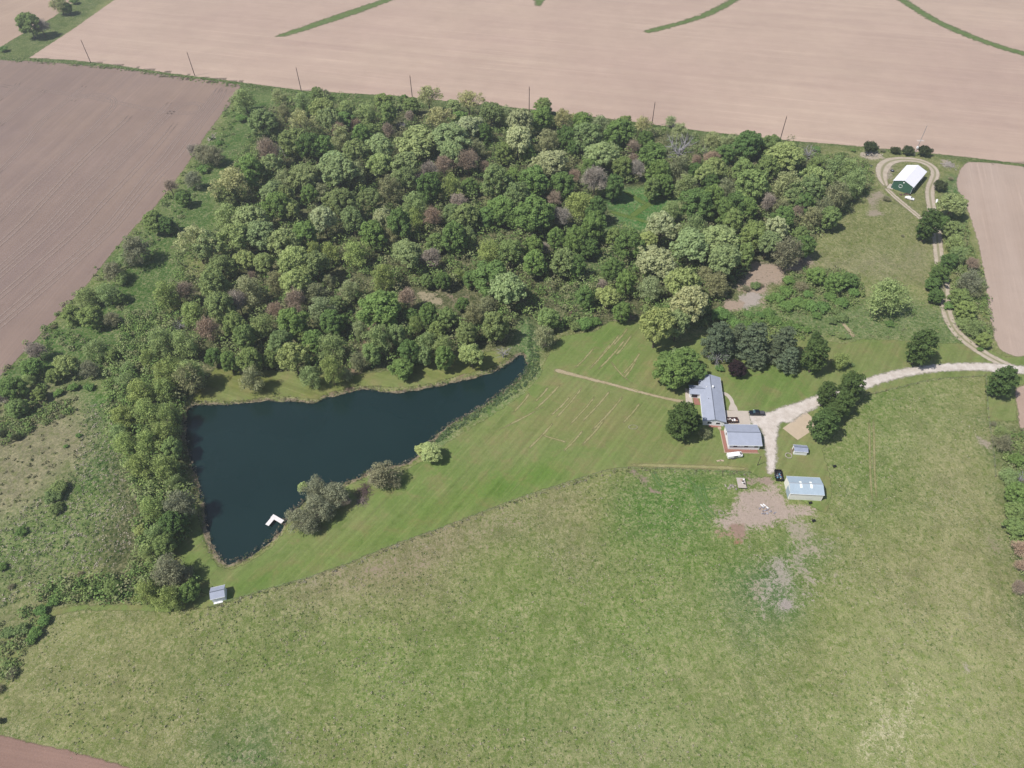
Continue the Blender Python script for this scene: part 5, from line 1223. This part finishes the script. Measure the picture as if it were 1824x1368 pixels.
landmarks = [(430,180,'at the top left corner of the wood'),(380,280,'along the right edge of the brown field'),(300,345,'beside the upper brown field edge'),(285,400,'by brown field edge above green corridor'),(510,190,'at the wood top near third pole'),(560,180,'at the wood top beside third pole'),(650,195,'at the wood top, fourth pole side'),(760,180,'near the fourth power pole'),(840,190,'at the wood top right of fourth pole'),(930,200,'near the fifth power pole'),(1050,225,'at the wood top between fifth and sixth poles'),(1150,225,'near the sixth power pole'),(1212,262,'near the big bleached dead tree'),(1300,260,'at the wood top between sixth and seventh poles'),(1390,275,'near the seventh power pole'),(1470,300,'in the thicket left of gravel loop'),(1500,350,'at the wood right edge below thicket'),
 (480,280,'in the upper left wood'),(560,260,'in the upper left wood interior'),(500,340,'on the left side of the wood'),(600,300,'in wood below third pole'),(600,365,'in left middle of the wood'),(700,240,'in wood below fourth pole'),(740,300,'in upper middle of the wood'),(800,250,'below the two tall open trees'),(830,290,'among reddish bare trees mid wood'),(720,380,'in the middle of the wood'),(820,370,'right of the wood centre'),(900,340,'in wood right of centre'),(960,290,'in wood below fifth pole'),(950,380,'in the wood left of the clearing'),(1050,300,'in wood above the small clearing'),(1050,380,'beside the small grassy clearing, left'),(1170,310,'above the grassy clearing, right'),(1210,370,'right of the small grassy clearing'),(1270,310,'in the upper right wood'),(1280,370,'in right part of the wood'),(1350,320,'in wood below seventh pole'),(1420,340,'in the far right wood'),(1370,400,'in wood above the bare ravine'),(1440,400,'at wood edge by the sloping meadow'),(1250,430,'in wood left of the bare ravine'),(1410,445,'at the top of the bare ravine'),
 (350,430,'at the left edge of the wood'),(430,430,'in lower left wood'),(520,430,'in lower middle left wood'),(390,510,'at left of wood above pond'),(300,530,'beside the green corridor'),(450,510,'in wood above the pond, left'),(530,500,'in wood near the upper bare patch'),(600,530,'by the bare earth gully'),(640,440,'in lower middle of the wood'),(720,450,'in wood above the pond centre'),(800,430,'in wood above the pond, right'),(870,490,'above the mown gap by pond'),(830,500,'above the grassy gap'),(330,600,'in belt left of pond bank, upper'),(430,590,'in wood behind the pond bank, left'),(400,640,'at grassy bank northwest of pond'),(520,610,'behind the pond north bank'),(590,650,'on the north pond bank, left'),(680,560,'behind north bank, centre'),(700,630,'on the north pond bank, centre'),(780,620,'on the north pond bank, right'),(860,560,'behind the pond narrow end'),(850,625,'at the pond narrow end'),
 (1000,430,'in wood above the upper lawn'),(1110,430,'in wood below the clearing'),(980,575,'beside inlet end of the pond'),(1040,575,'along the top of the lawn'),(1090,530,'behind the top of lawn'),(1180,440,'in the wood east of clearing'),(1220,520,'above the house trees'),(1180,575,'at the lawn top corner near house'),(1280,510,'at the left of the bare ravine'),(1340,512,'in the middle of bare ravine'),(1400,540,'right of the bare ravine'),(1460,545,'in the thicket right of ravine'),(1480,495,'at the top of thicket right of ravine'),(1490,590,'in rough grass above the lawn'),(1330,570,'behind the row of pines'),(1400,580,'behind the right pines'),(1340,615,'in the pine row by the house'),(1280,635,'at the left end of pines'),(1455,620,'on the lawn right of the pines'),(1500,640,'on lawn beside the dark feathery tree'),
 (1210,650,'at the northwest corner of the house'),(1220,755,'at the southwest corner of the house'),(1490,710,'in clump over the gravel drive'),(1785,680,'by the drive near right edge'),(1640,619,'on lawn above the gravel drive'),(1690,370,'at the top of the lane hedge'),(1700,430,'in the upper lane hedge'),(1680,500,'left of the lane in hedge'),(1730,500,'right of the lane in hedge'),(1735,580,'at the lower end of lane hedge'),(1584,523,'alone in rough grass below meadow'),(1600,265,'on the field edge above green shed'),(1579,354,'left of the green shed lane'),(1610,400,'in the sloping meadow'),(1790,790,'at top of the right edge hedge'),(1815,870,'in the right edge hedge'),(1820,1000,'at the lower right edge hedge'),
 (765,806,'on the south shore of the pond'),(680,850,'on south shore by brush pile'),(590,880,'in clump above the dock'),(540,925,'in clump right of the dock'),(235,445,'on the brown field edge, middle'),(200,490,'on the brown field edge below middle'),(165,545,'in belt along lower brown field'),(120,600,'by lower brown field edge'),(60,640,'near the lower tip of brown field'),(20,700,'at left picture edge below field'),(150,650,'in left belt below brown field'),(225,650,'in left belt by green corridor'),(300,640,'in belt left of the grassy bank'),(340,672,'left of the pond north bank'),(260,710,'in belt left of the pond top'),(230,760,'in left belt beside marsh'),(295,780,'on left pond shore, upper'),(260,830,'on left pond shore, middle'),(310,900,'on left pond shore, lower'),(280,960,'in belt left of the pond tip'),(310,1020,'above the little pond shed'),(330,1060,'beside the little pond shed'),(250,1050,'in hedge left of pond shed'),(180,1048,'in hedge above lower pasture'),(120,1060,'at the left end of lower hedge'),(60,1115,'at the lower left field corner'),(100,885,'in the dry meadow at left'),(40,940,'alone in left dry meadow'),(20,778,'at the left edge of dry meadow'),(110,710,'scattered in left rough meadow'),(10,1230,'at the bottom left edge'),(60,40,'beside the top left grass strip'),(115,8,'at the top of the grass strip'),(130,780,'in rough ground left of marsh'),(10,90,'at the far left end of strip'),(245,580,'in the green corridor')]

tlist = []
for line in TREES.strip().split('\n'):
    for e in line.split(','):
        x, y, r_, s_ = e.split(); tlist.append((float(x), float(y), float(r_), s_))

for i, (x, y, r_, s_) in enumerate(tlist):
    if x < 340 and y > 480 and s_ == 'A': tlist[i] = (x, y, r_, 'H')
    if s_ == 'N' and x < 262 and 430 < y < 700: tlist[i] = (x, y, r_, 'J')
    if s_ == 'N' and (x, y) in ((360, 270), (380, 274), (344, 318), (319, 897), (300, 1017), (330, 1022), (1405, 446), (1729, 498), (1790, 788)): tlist[i] = (x, y, r_, 'J')
    if s_ in 'AN' and 500 < x < 710 and 840 < y < 940: tlist[i] = (x, y, r_ * (.9 if y < 860 and x > 640 else 1.0), 'J')
    if s_ in 'SZ': tlist[i] = (x, y, r_ * 1.2, s_)

rt = random.Random(77)
info = []
for (x, y, r_, s_) in tlist:
    st_ = styles[s_]
    sz = 'small' if r_ < 13 else ('large' if r_ >= 20 else 'medium')
    if s_ in 'SQZC': sz = 'small' if r_ < 9 else 'broad'
    d = min(landmarks, key=lambda l: (l[0] - x)**2 + (l[1] - y)**2)
    noun = {'shrub': 'shrub', 'cedar': 'bush', 'pine': 'pine', 'dead tree': 'tree'}.get(st_[5], 'tree')
    info.append([x, f'{sz} {st_[4]} {noun} {d[2]}'])
from collections import defaultdict
grp = defaultdict(list)
for i, (x, l) in enumerate(info): grp[l].append((x, i))
ordn = {2: ['left one', 'right one'], 3: ['leftmost', 'middle one', 'rightmost']}
labels = [None] * len(info)
for l, mem in grp.items():
    mem.sort()
    if len(mem) == 1: labels[mem[0][1]] = l
    else:
        names = ordn.get(len(mem)) or (['leftmost', 'second from left', 'third from left', 'fourth from left', 'fifth from left', 'sixth from left', 'seventh from left', 'eighth from left'][:len(mem) - 1] + ['rightmost'])
        for (x, i), nm in zip(mem, names):
            w_ = f'{l}, {nm}'
            if len(w_.split()) > 15: w_ = w_.replace(' beside ', ' by ').replace('small ', '').replace('medium ', '')
            labels[i] = w_

WOOD = [(470,200),(540,175),(760,195),(1000,215),(1250,250),(1420,262),(1450,290),(1545,300),(1545,340),(1470,405),(1430,440),(1340,450),(1325,490),(1290,530),(1240,580),(1170,590),(1100,560),(1010,590),(960,600),(930,590),(850,640),(700,650),(540,670),(440,680),(420,640),(360,640),(330,680),(335,720),(318,800),(325,900),(290,980),(320,1070),(240,1070),(220,1060),(250,900),(190,780),(230,690),(260,600),(290,500),(330,430),(400,400),(420,290)]
_tp = np.array([at(x, y) for x, y, r_, s_ in tlist]); in_wood = sdist(_tp, atv(WOOD)) > -2
tree_xy = []
for i, (x, y, r_, s_) in enumerate(tlist):
    kind, hk, colr, nm, desc, cat = styles[s_]
    vi = rt.randrange(len(protos[kind])); cm, tm = protos[kind][vi]
    # size: crown radius from the picture, height of crown centre from the kind
    zc_unit = {'oak': 1.5, 'round': 1.35, 'open': 1.55, 'bud': 1.35, 'bare': 1.3, 'tall': 1.45, 'pine': 1.75, 'dead': 1.1, 'shrub': .45, 'bareshrub': .45}[kind]
    g_ = 1.0
    rad = r_ * mpp(x, y, 6) * (1.12 if kind in ('oak', 'round', 'open', 'bud', 'bare') else 1.05)
    if kind == 'pine': rad *= 1.18
    if s_ == 'J' and x > 500 and y > 840: rad *= 1.15
    if kind == 'tall': rad *= 1.12
    inw = in_wood[i]
    if inw and kind in ('oak', 'round', 'open', 'bud', 'bare'): rad *= 1.17
    if min(math.hypot(x - 1150, y - 372), math.hypot(x - 800, y - 535), math.hypot(x - 618, y - 515), math.hypot(x - 1020, y - 540)) < 55: rad *= .84
    hs = rad * hk
    if kind in ('oak', 'round', 'open', 'bud', 'bare'): hs = max(min(hs * (1.08 if inw else .86), 7.6), 2.0)
    if inw: hs *= rt.uniform(.86, 1.2)
    if kind == 'tall': hs = rad * 1.0
    if kind == 'pine': hs = rad * .85
    if kind == 'dead': rad *= .95
    cx_, cy_ = at(x, y, zc_unit * hs)
    o = tag(empty(nm, (cx_, cy_, -.05), rt.uniform(0, 6.28)), labels[i], cat)
    o.scale = (rad * rt.uniform(.95, 1.05), rad * rt.uniform(.95, 1.05), hs)
    o.rotation_euler.x = rt.uniform(-.04, .04); o.rotation_euler.y = rt.uniform(-.04, .04)
    tree_xy.append((cx_, cy_, rad))
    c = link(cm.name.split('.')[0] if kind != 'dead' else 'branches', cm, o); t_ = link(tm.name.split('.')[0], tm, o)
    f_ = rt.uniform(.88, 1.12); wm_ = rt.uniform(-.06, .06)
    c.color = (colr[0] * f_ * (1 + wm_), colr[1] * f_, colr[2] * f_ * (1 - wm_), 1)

# ------------------------------------------------------------------ undergrowth filling the wood between the trees
def scatter(poly_px, n, seed, avoid=None):
    P = atv(poly_px); r = np.random.RandomState(seed); lo, hi = P.min(0), P.max(0); out = np.zeros((0, 2))
    while len(out) < n:
        q = r.uniform(lo, hi, (n * 3, 2)); q = q[sdist(q, P) > 0]
        if avoid is not None:
            for a in avoid: q = q[sdist(q, atv(a)) < 0]
        out = np.vstack([out, q])
    return out[:n]

def clump_field(name, pts, sizes, cols, per, leaf, label, mat, hz=.8, seed=1, zs=None):
    """many small leafy clumps as one object; colour stored per clump"""
    r = np.random.RandomState(seed); n = len(pts) * per; idx = np.repeat(np.arange(len(pts)), per)
    d = rdir(n, r); d[:, 2] = np.abs(d[:, 2]); rad = sizes[idx][:, None]
    c = np.column_stack([pts[idx], np.zeros(n)]) + d * rad * r.uniform(.6, 1.05, n)[:, None] * np.array([1, 1, hz])
    if isinstance(zs, str): zs = sizes * r.uniform(0, 2.0, len(sizes))
    if zs is not None: c[:, 2] += zs[idx]
    nm = d + r.normal(size=(n, 3)) * .5 + [0, 0, .3]; nm /= np.linalg.norm(nm, axis=1)[:, None]
    u = np.cross(nm, r.normal(size=(n, 3))); u /= np.linalg.norm(u, axis=1)[:, None]; w = np.cross(nm, u)
    s_ = (leaf * np.sqrt(rad / rad.mean())) * r.uniform(.6, 1.3, n)[:, None]
    V = np.stack([c - u * s_, c - w * s_ * .8, c + u * s_, c + w * s_ * .8], 1).reshape(-1, 3)
    me = quads_mesh(name, V, np.arange(n * 4).reshape(-1, 4), [mat])
    cc = cols[idx] * r.uniform(.8, 1.2, n)[:, None]; cc[:, 3] = 1
    set_attr(me, 'clump', np.repeat(cc, 4, axis=0), 'FLOAT_COLOR')
    return tag(link(name, me), label, kind='stuff')
t = NT('undergrowth leaves'); cc = t.n('ShaderNodeHueSaturation', {'Hue': .492, 'Saturation': .85, 'Value': 1.0, 'Fac': 1.0, 'Color': t.attr('clump').outputs['Color']}).outputs[0]
d_ = t.n('ShaderNodeBsdfDiffuse', {'Color': cc}).outputs[0]; tr_ = t.n('ShaderNodeBsdfTranslucent', {'Color': cc}).outputs[0]
t.t.links.new(t.n('ShaderNodeMixShader', {0: .2, 1: d_, 2: tr_}).outputs[0], t.out.inputs['Surface']); M_under = t.m

gaps = [[(1072,335),(1205,322),(1240,372),(1155,420),(1080,412)],[(725,512),(850,515),(890,560),(800,565),(725,548)],[(595,515),(625,505),(620,530)],[(380,640),(480,655),(620,672),(600,700),(340,712)],[(625,700),(655,560),(672,560),(655,650)],[(1290,540),(1320,520),(1350,475),(1440,460),(1400,500),(1340,550)],[(900,600),(940,560),(965,620),(940,640)],[(1010,545),(1035,530),(1030,565)]]
pal = np.array([S(122,148,76,1.5), S(108,140,64,1.5), S(134,150,90,1.5), S(138,142,96,1.45), S(102,134,60,1.5), S(128,150,76,1.5)])
pts = scatter(WOOD, 6000, 3, gaps); r = np.random.RandomState(9)
clump_field('woodland_undergrowth', pts, r.uniform(1.1, 3.0, len(pts)), pal[r.randint(0, len(pal), len(pts))], 44, .34, 'bushes and saplings filling gaps between the trees of the wood', M_under, 1.0, 4, 'size')
# left belt and corridor brush
BELT = [(330,290),(360,250),(395,300),(330,400),(310,440),(240,530),(260,560),(220,640),(170,700),(60,760),(-20,770),(-20,690),(60,630),(100,575),(200,460),(250,400)]
EDGEB = [(440,165),(420,170),(350,262),(330,300),(245,395),(200,450),(100,555),(0,665),(-60,730),(-20,800),(60,745),(130,720),(190,650),(235,560),(225,500),(300,440),(330,400),(350,330),(392,285),(420,230)]
pts = scatter(EDGEB, 300, 13); clump_field('belt_undergrowth', pts, r.uniform(.5, 2.0, len(pts)), pal[r.randint(0, len(pal), len(pts))], 44, .3, 'tangled low brush along the brown field edge', M_under, .9, 5, r.uniform(0, 1.2, len(pts)))
WB = [(230,560),(300,560),(340,640),(345,700),(328,720),(322,800),(340,880),(335,960),(300,985),(350,1040),(320,1075),(60,1070),(100,1035),(230,1035),(255,900),(225,830),(195,740),(190,690)]
pts = scatter(WB, 1500, 23); sizes_w = r.uniform(.8, 2.6, len(pts)); clump_field('west_bank_scrub', pts, sizes_w, pal[r.randint(0, len(pal), len(pts))] * np.array([1.0, 1.05, .95, 1]), 44, .3, 'dense green scrub on the west side of the pond', M_under, .95, 25, sizes_w * r.uniform(0, 1.2, len(pts)))
for nm_, pl_, n_, lb_ in [('thicket_scrub', [(1395,500),(1440,480),(1490,478),(1530,495),(1540,525),(1500,560),(1450,560),(1400,560),(1365,545)], 420, 'merged green thicket right of the bare ravine'),
                     ('thicket_scrub', [(1260,555),(1300,555),(1400,570),(1450,590),(1430,605),(1300,590),(1240,580)], 260, 'low green scrub behind the pines'),
                     ('thicket_scrub', [(1450,275),(1540,285),(1560,330),(1500,385),(1440,350)], 380, 'olive thicket left of the gravel loop'),
                     ('hedge_scrub', [(1690,375),(1715,370),(1725,430),(1752,500),(1768,600),(1755,625),(1715,585),(1700,545),(1694,480),(1684,430)], 420, 'merged scrub of the hedge right of the lane'),
                     ('hedge_scrub', [(1660,480),(1674,470),(1680,530),(1672,545),(1655,520)], 90, 'scrub left of the lane below meadow'),
                     ('hedge_scrub', [(1778,765),(1830,770),(1860,1060),(1815,1060),(1800,960),(1790,860)], 260, 'merged scrub of the right edge hedge'),
                     ('hedge_scrub', [(-20,1100),(60,1085),(90,1110),(40,1160),(10,1230),(-20,1260)], 60, 'scrub at the lower left field corner'),
                     ('hedge_scrub', [(0,740),(60,735),(110,715),(130,735),(60,765),(0,800)], 160, 'scrub above the dry meadow')]:
    pts = scatter(pl_, n_, 30 + n_); clump_field(nm_, pts, r.uniform(.6, 2.2, len(pts)), pal[r.randint(0, len(pal), len(pts))], 40, .26, lb_, M_under, .9, 31, r.uniform(0, .9, len(pts)))
MARSH = [(150,720),(215,720),(240,860),(270,960),(200,1010),(60,1060),(-30,1100),(-30,960),(50,900),(130,840)]
mp = np.array([S(88,128,56,1.1), S(80,122,50,1.1), S(200,192,164,1.1), S(116,140,78,1.1), S(206,196,172,1.15)])
pts = scatter(MARSH, 2600, 14); clump_field('marsh_weeds', pts, r.uniform(.2, .75, len(pts)), mp[r.randint(0, len(mp), len(pts))], 9, .16, 'tussocky green and straw marsh weeds at left', M_under, .7, 6)
DRYM = [(-30,730),(110,705),(165,760),(130,850),(60,910),(-30,950)]
dp_ = np.array([S(96,112,66,.8), S(110,116,80,.8), S(80,98,56,.8)])
pts = scatter(DRYM, 150, 15); clump_field('meadow_weeds', pts, r.uniform(.3, .9, len(pts)), dp_[r.randint(0, 3, len(pts))], 14, .18, 'small dark weeds dotted over dry meadow', M_under, .6, 7)
ROUGH = [(1290,560),(1400,530),(1560,530),(1690,545),(1735,610),(1540,600),(1440,596),(1300,590)]
pts = scatter(ROUGH, 480, 16); clump_field('rough_weeds', pts, r.uniform(.3, 1.0, len(pts)), pal[r.randint(0, 6, len(pts))], 12, .2, 'rough weeds and small bushes above the lawn', M_under, .7, 8)
CLR = [(1085,345),(1195,335),(1220,370),(1150,410),(1040,560),(1000,560),(1060,420)]
pts = scatter(CLR, 260, 18); clump_field('clearing_weeds', pts, r.uniform(.25, .7, len(pts)), pal[r.randint(0, 6, len(pts))] * .9, 10, .2, 'lush green weeds in the woodland clearing', M_under, .6, 12)
# reeds, stones round the pond
L_ = np.vstack([POND, POND[:1]]); sg = np.linalg.norm(np.diff(L_, axis=0), axis=1); cs_ = np.concatenate([[0], np.cumsum(sg)])
tt = r.uniform(0, cs_[-1], 2300); P0 = np.column_stack([np.interp(tt, cs_, L_[:, 0]), np.interp(tt, cs_, L_[:, 1])])
cen = POND.mean(0); P0 = P0 + r.normal(size=P0.shape) * .9
s0_ = sdist(P0, POND); P0 = P0[(s0_ < .9) & (s0_ > -2.6)]
rp = np.array([S(188,172,140,.9), S(160,146,112,.85), S(110,134,78,.8), S(136,120,92,.8), S(196,184,158,.9), S(96,124,70,.8)])
rd = clump_field('shore_reeds', P0, r.uniform(.18, .5, len(P0)), rp[r.randint(0, 6, len(P0))], 9, .12, 'dry reeds, weeds and stones along the pond shore', M_under, .9, 10)
EAST = [(940,560),(958,600),(962,660),(930,695),(860,738),(800,775),(775,795),(768,790),(800,760),(870,715),(925,672),(940,650)]
pts = scatter(EAST, 700, 19); gp = np.array([S(110,146,88,.85), S(128,156,104,.85), S(90,128,70,.8)])
clump_field('shore_weeds', pts, r.uniform(.25, .7, len(pts)), gp[r.randint(0, 3, len(pts))], 12, .17, 'blue green weeds along the east shore of the pond', M_under, .8, 11)
# field edge weeds along the power line
EDGE = [(0,101),(200,118),(430,149),(540,164),(640,168),(640,176),(540,176),(430,158),(200,124),(0,108)]
pts = scatter(EDGE, 420, 20); clump_field('edge_weeds', pts, r.uniform(.4, 1.1, len(pts)), pal[r.randint(0, 6, len(pts))], 10, .3, 'weeds along the field boundary under power poles', M_under, .7, 13)
print('objects', len(bpy.data.objects), 'tris', sum(len(m_.polygons) * 2 for m_ in bpy.data.meshes))

FE = atv([(372,1086),(412,1074),(480,1053),(560,1031),(640,1001),(700,976),(780,948),(850,921),(920,894),(1000,868),(1075,844),(1120,838),(1200,840),(1290,844),(1335,846)])
L2 = np.concatenate([[0], np.cumsum(np.linalg.norm(np.diff(FE, axis=0), axis=1))]); tt = r.uniform(0, L2[-1], 260)
P2 = np.column_stack([np.interp(tt, L2, FE[:, 0]), np.interp(tt, L2, FE[:, 1])]) + r.normal(size=(260, 2)) * .45
fp = np.array([S(176,166,138), S(96,118,62), S(150,148,112), S(190,184,164)])
clump_field('fence_weeds', P2, r.uniform(.2, .6, 260), fp[r.randint(0, 4, 260)], 10, .14, 'pale and green weeds along the pasture fence', M_under, .8, 15)

PAST = [(20,1250),(100,1110),(370,1092),(560,1042),(850,928),(1000,874),(1120,842),(1290,846),(1270,950),(1300,975),(1440,960),(1490,900),(1484,840),(1510,770),(1550,715),(1750,680),(1760,800),(1790,1000),(1824,1100),(1900,1400),(200,1400),(60,1310)]
pts = scatter(PAST, 11000, 51); keep_ = vnoise(pts, 18, 61) * .6 + vnoise(pts, 5, 62) * .4 > .54; pts = pts[keep_]
tp = np.array([S(100,128,58,1.3), S(92,120,54,1.2), S(116,136,70,1.3), S(190,182,142,1.2), S(160,162,108,1.3), S(186,178,150,1.2)])
clump_field('pasture_tussocks', pts, r.uniform(.12, .42, len(pts)), tp[r.randint(0, 6, len(pts))], 8, .13, 'grass tussocks standing in the rough pasture', M_under, .8, 52)

# thin summer haze over the whole place
hz = MB().box(-9500, 9500, -6500, 9500, -4, 206).build('haze', bpy.data.materials.new('haze air')); hz['kind'] = 'stuff'; hz['label'] = 'thin bluish summer haze'
hm = hz.data.materials[0]; hm.use_nodes = True; hm.node_tree.nodes.clear()
vo = hm.node_tree.nodes.new('ShaderNodeOutputMaterial'); pv = hm.node_tree.nodes.new('ShaderNodeVolumePrincipled')
pv.inputs['Color'].default_value = (.92, .95, 1, 1); pv.inputs['Density'].default_value = .00022; pv.inputs['Anisotropy'].default_value = .3
hm.node_tree.links.new(pv.outputs[0], vo.inputs['Volume'])
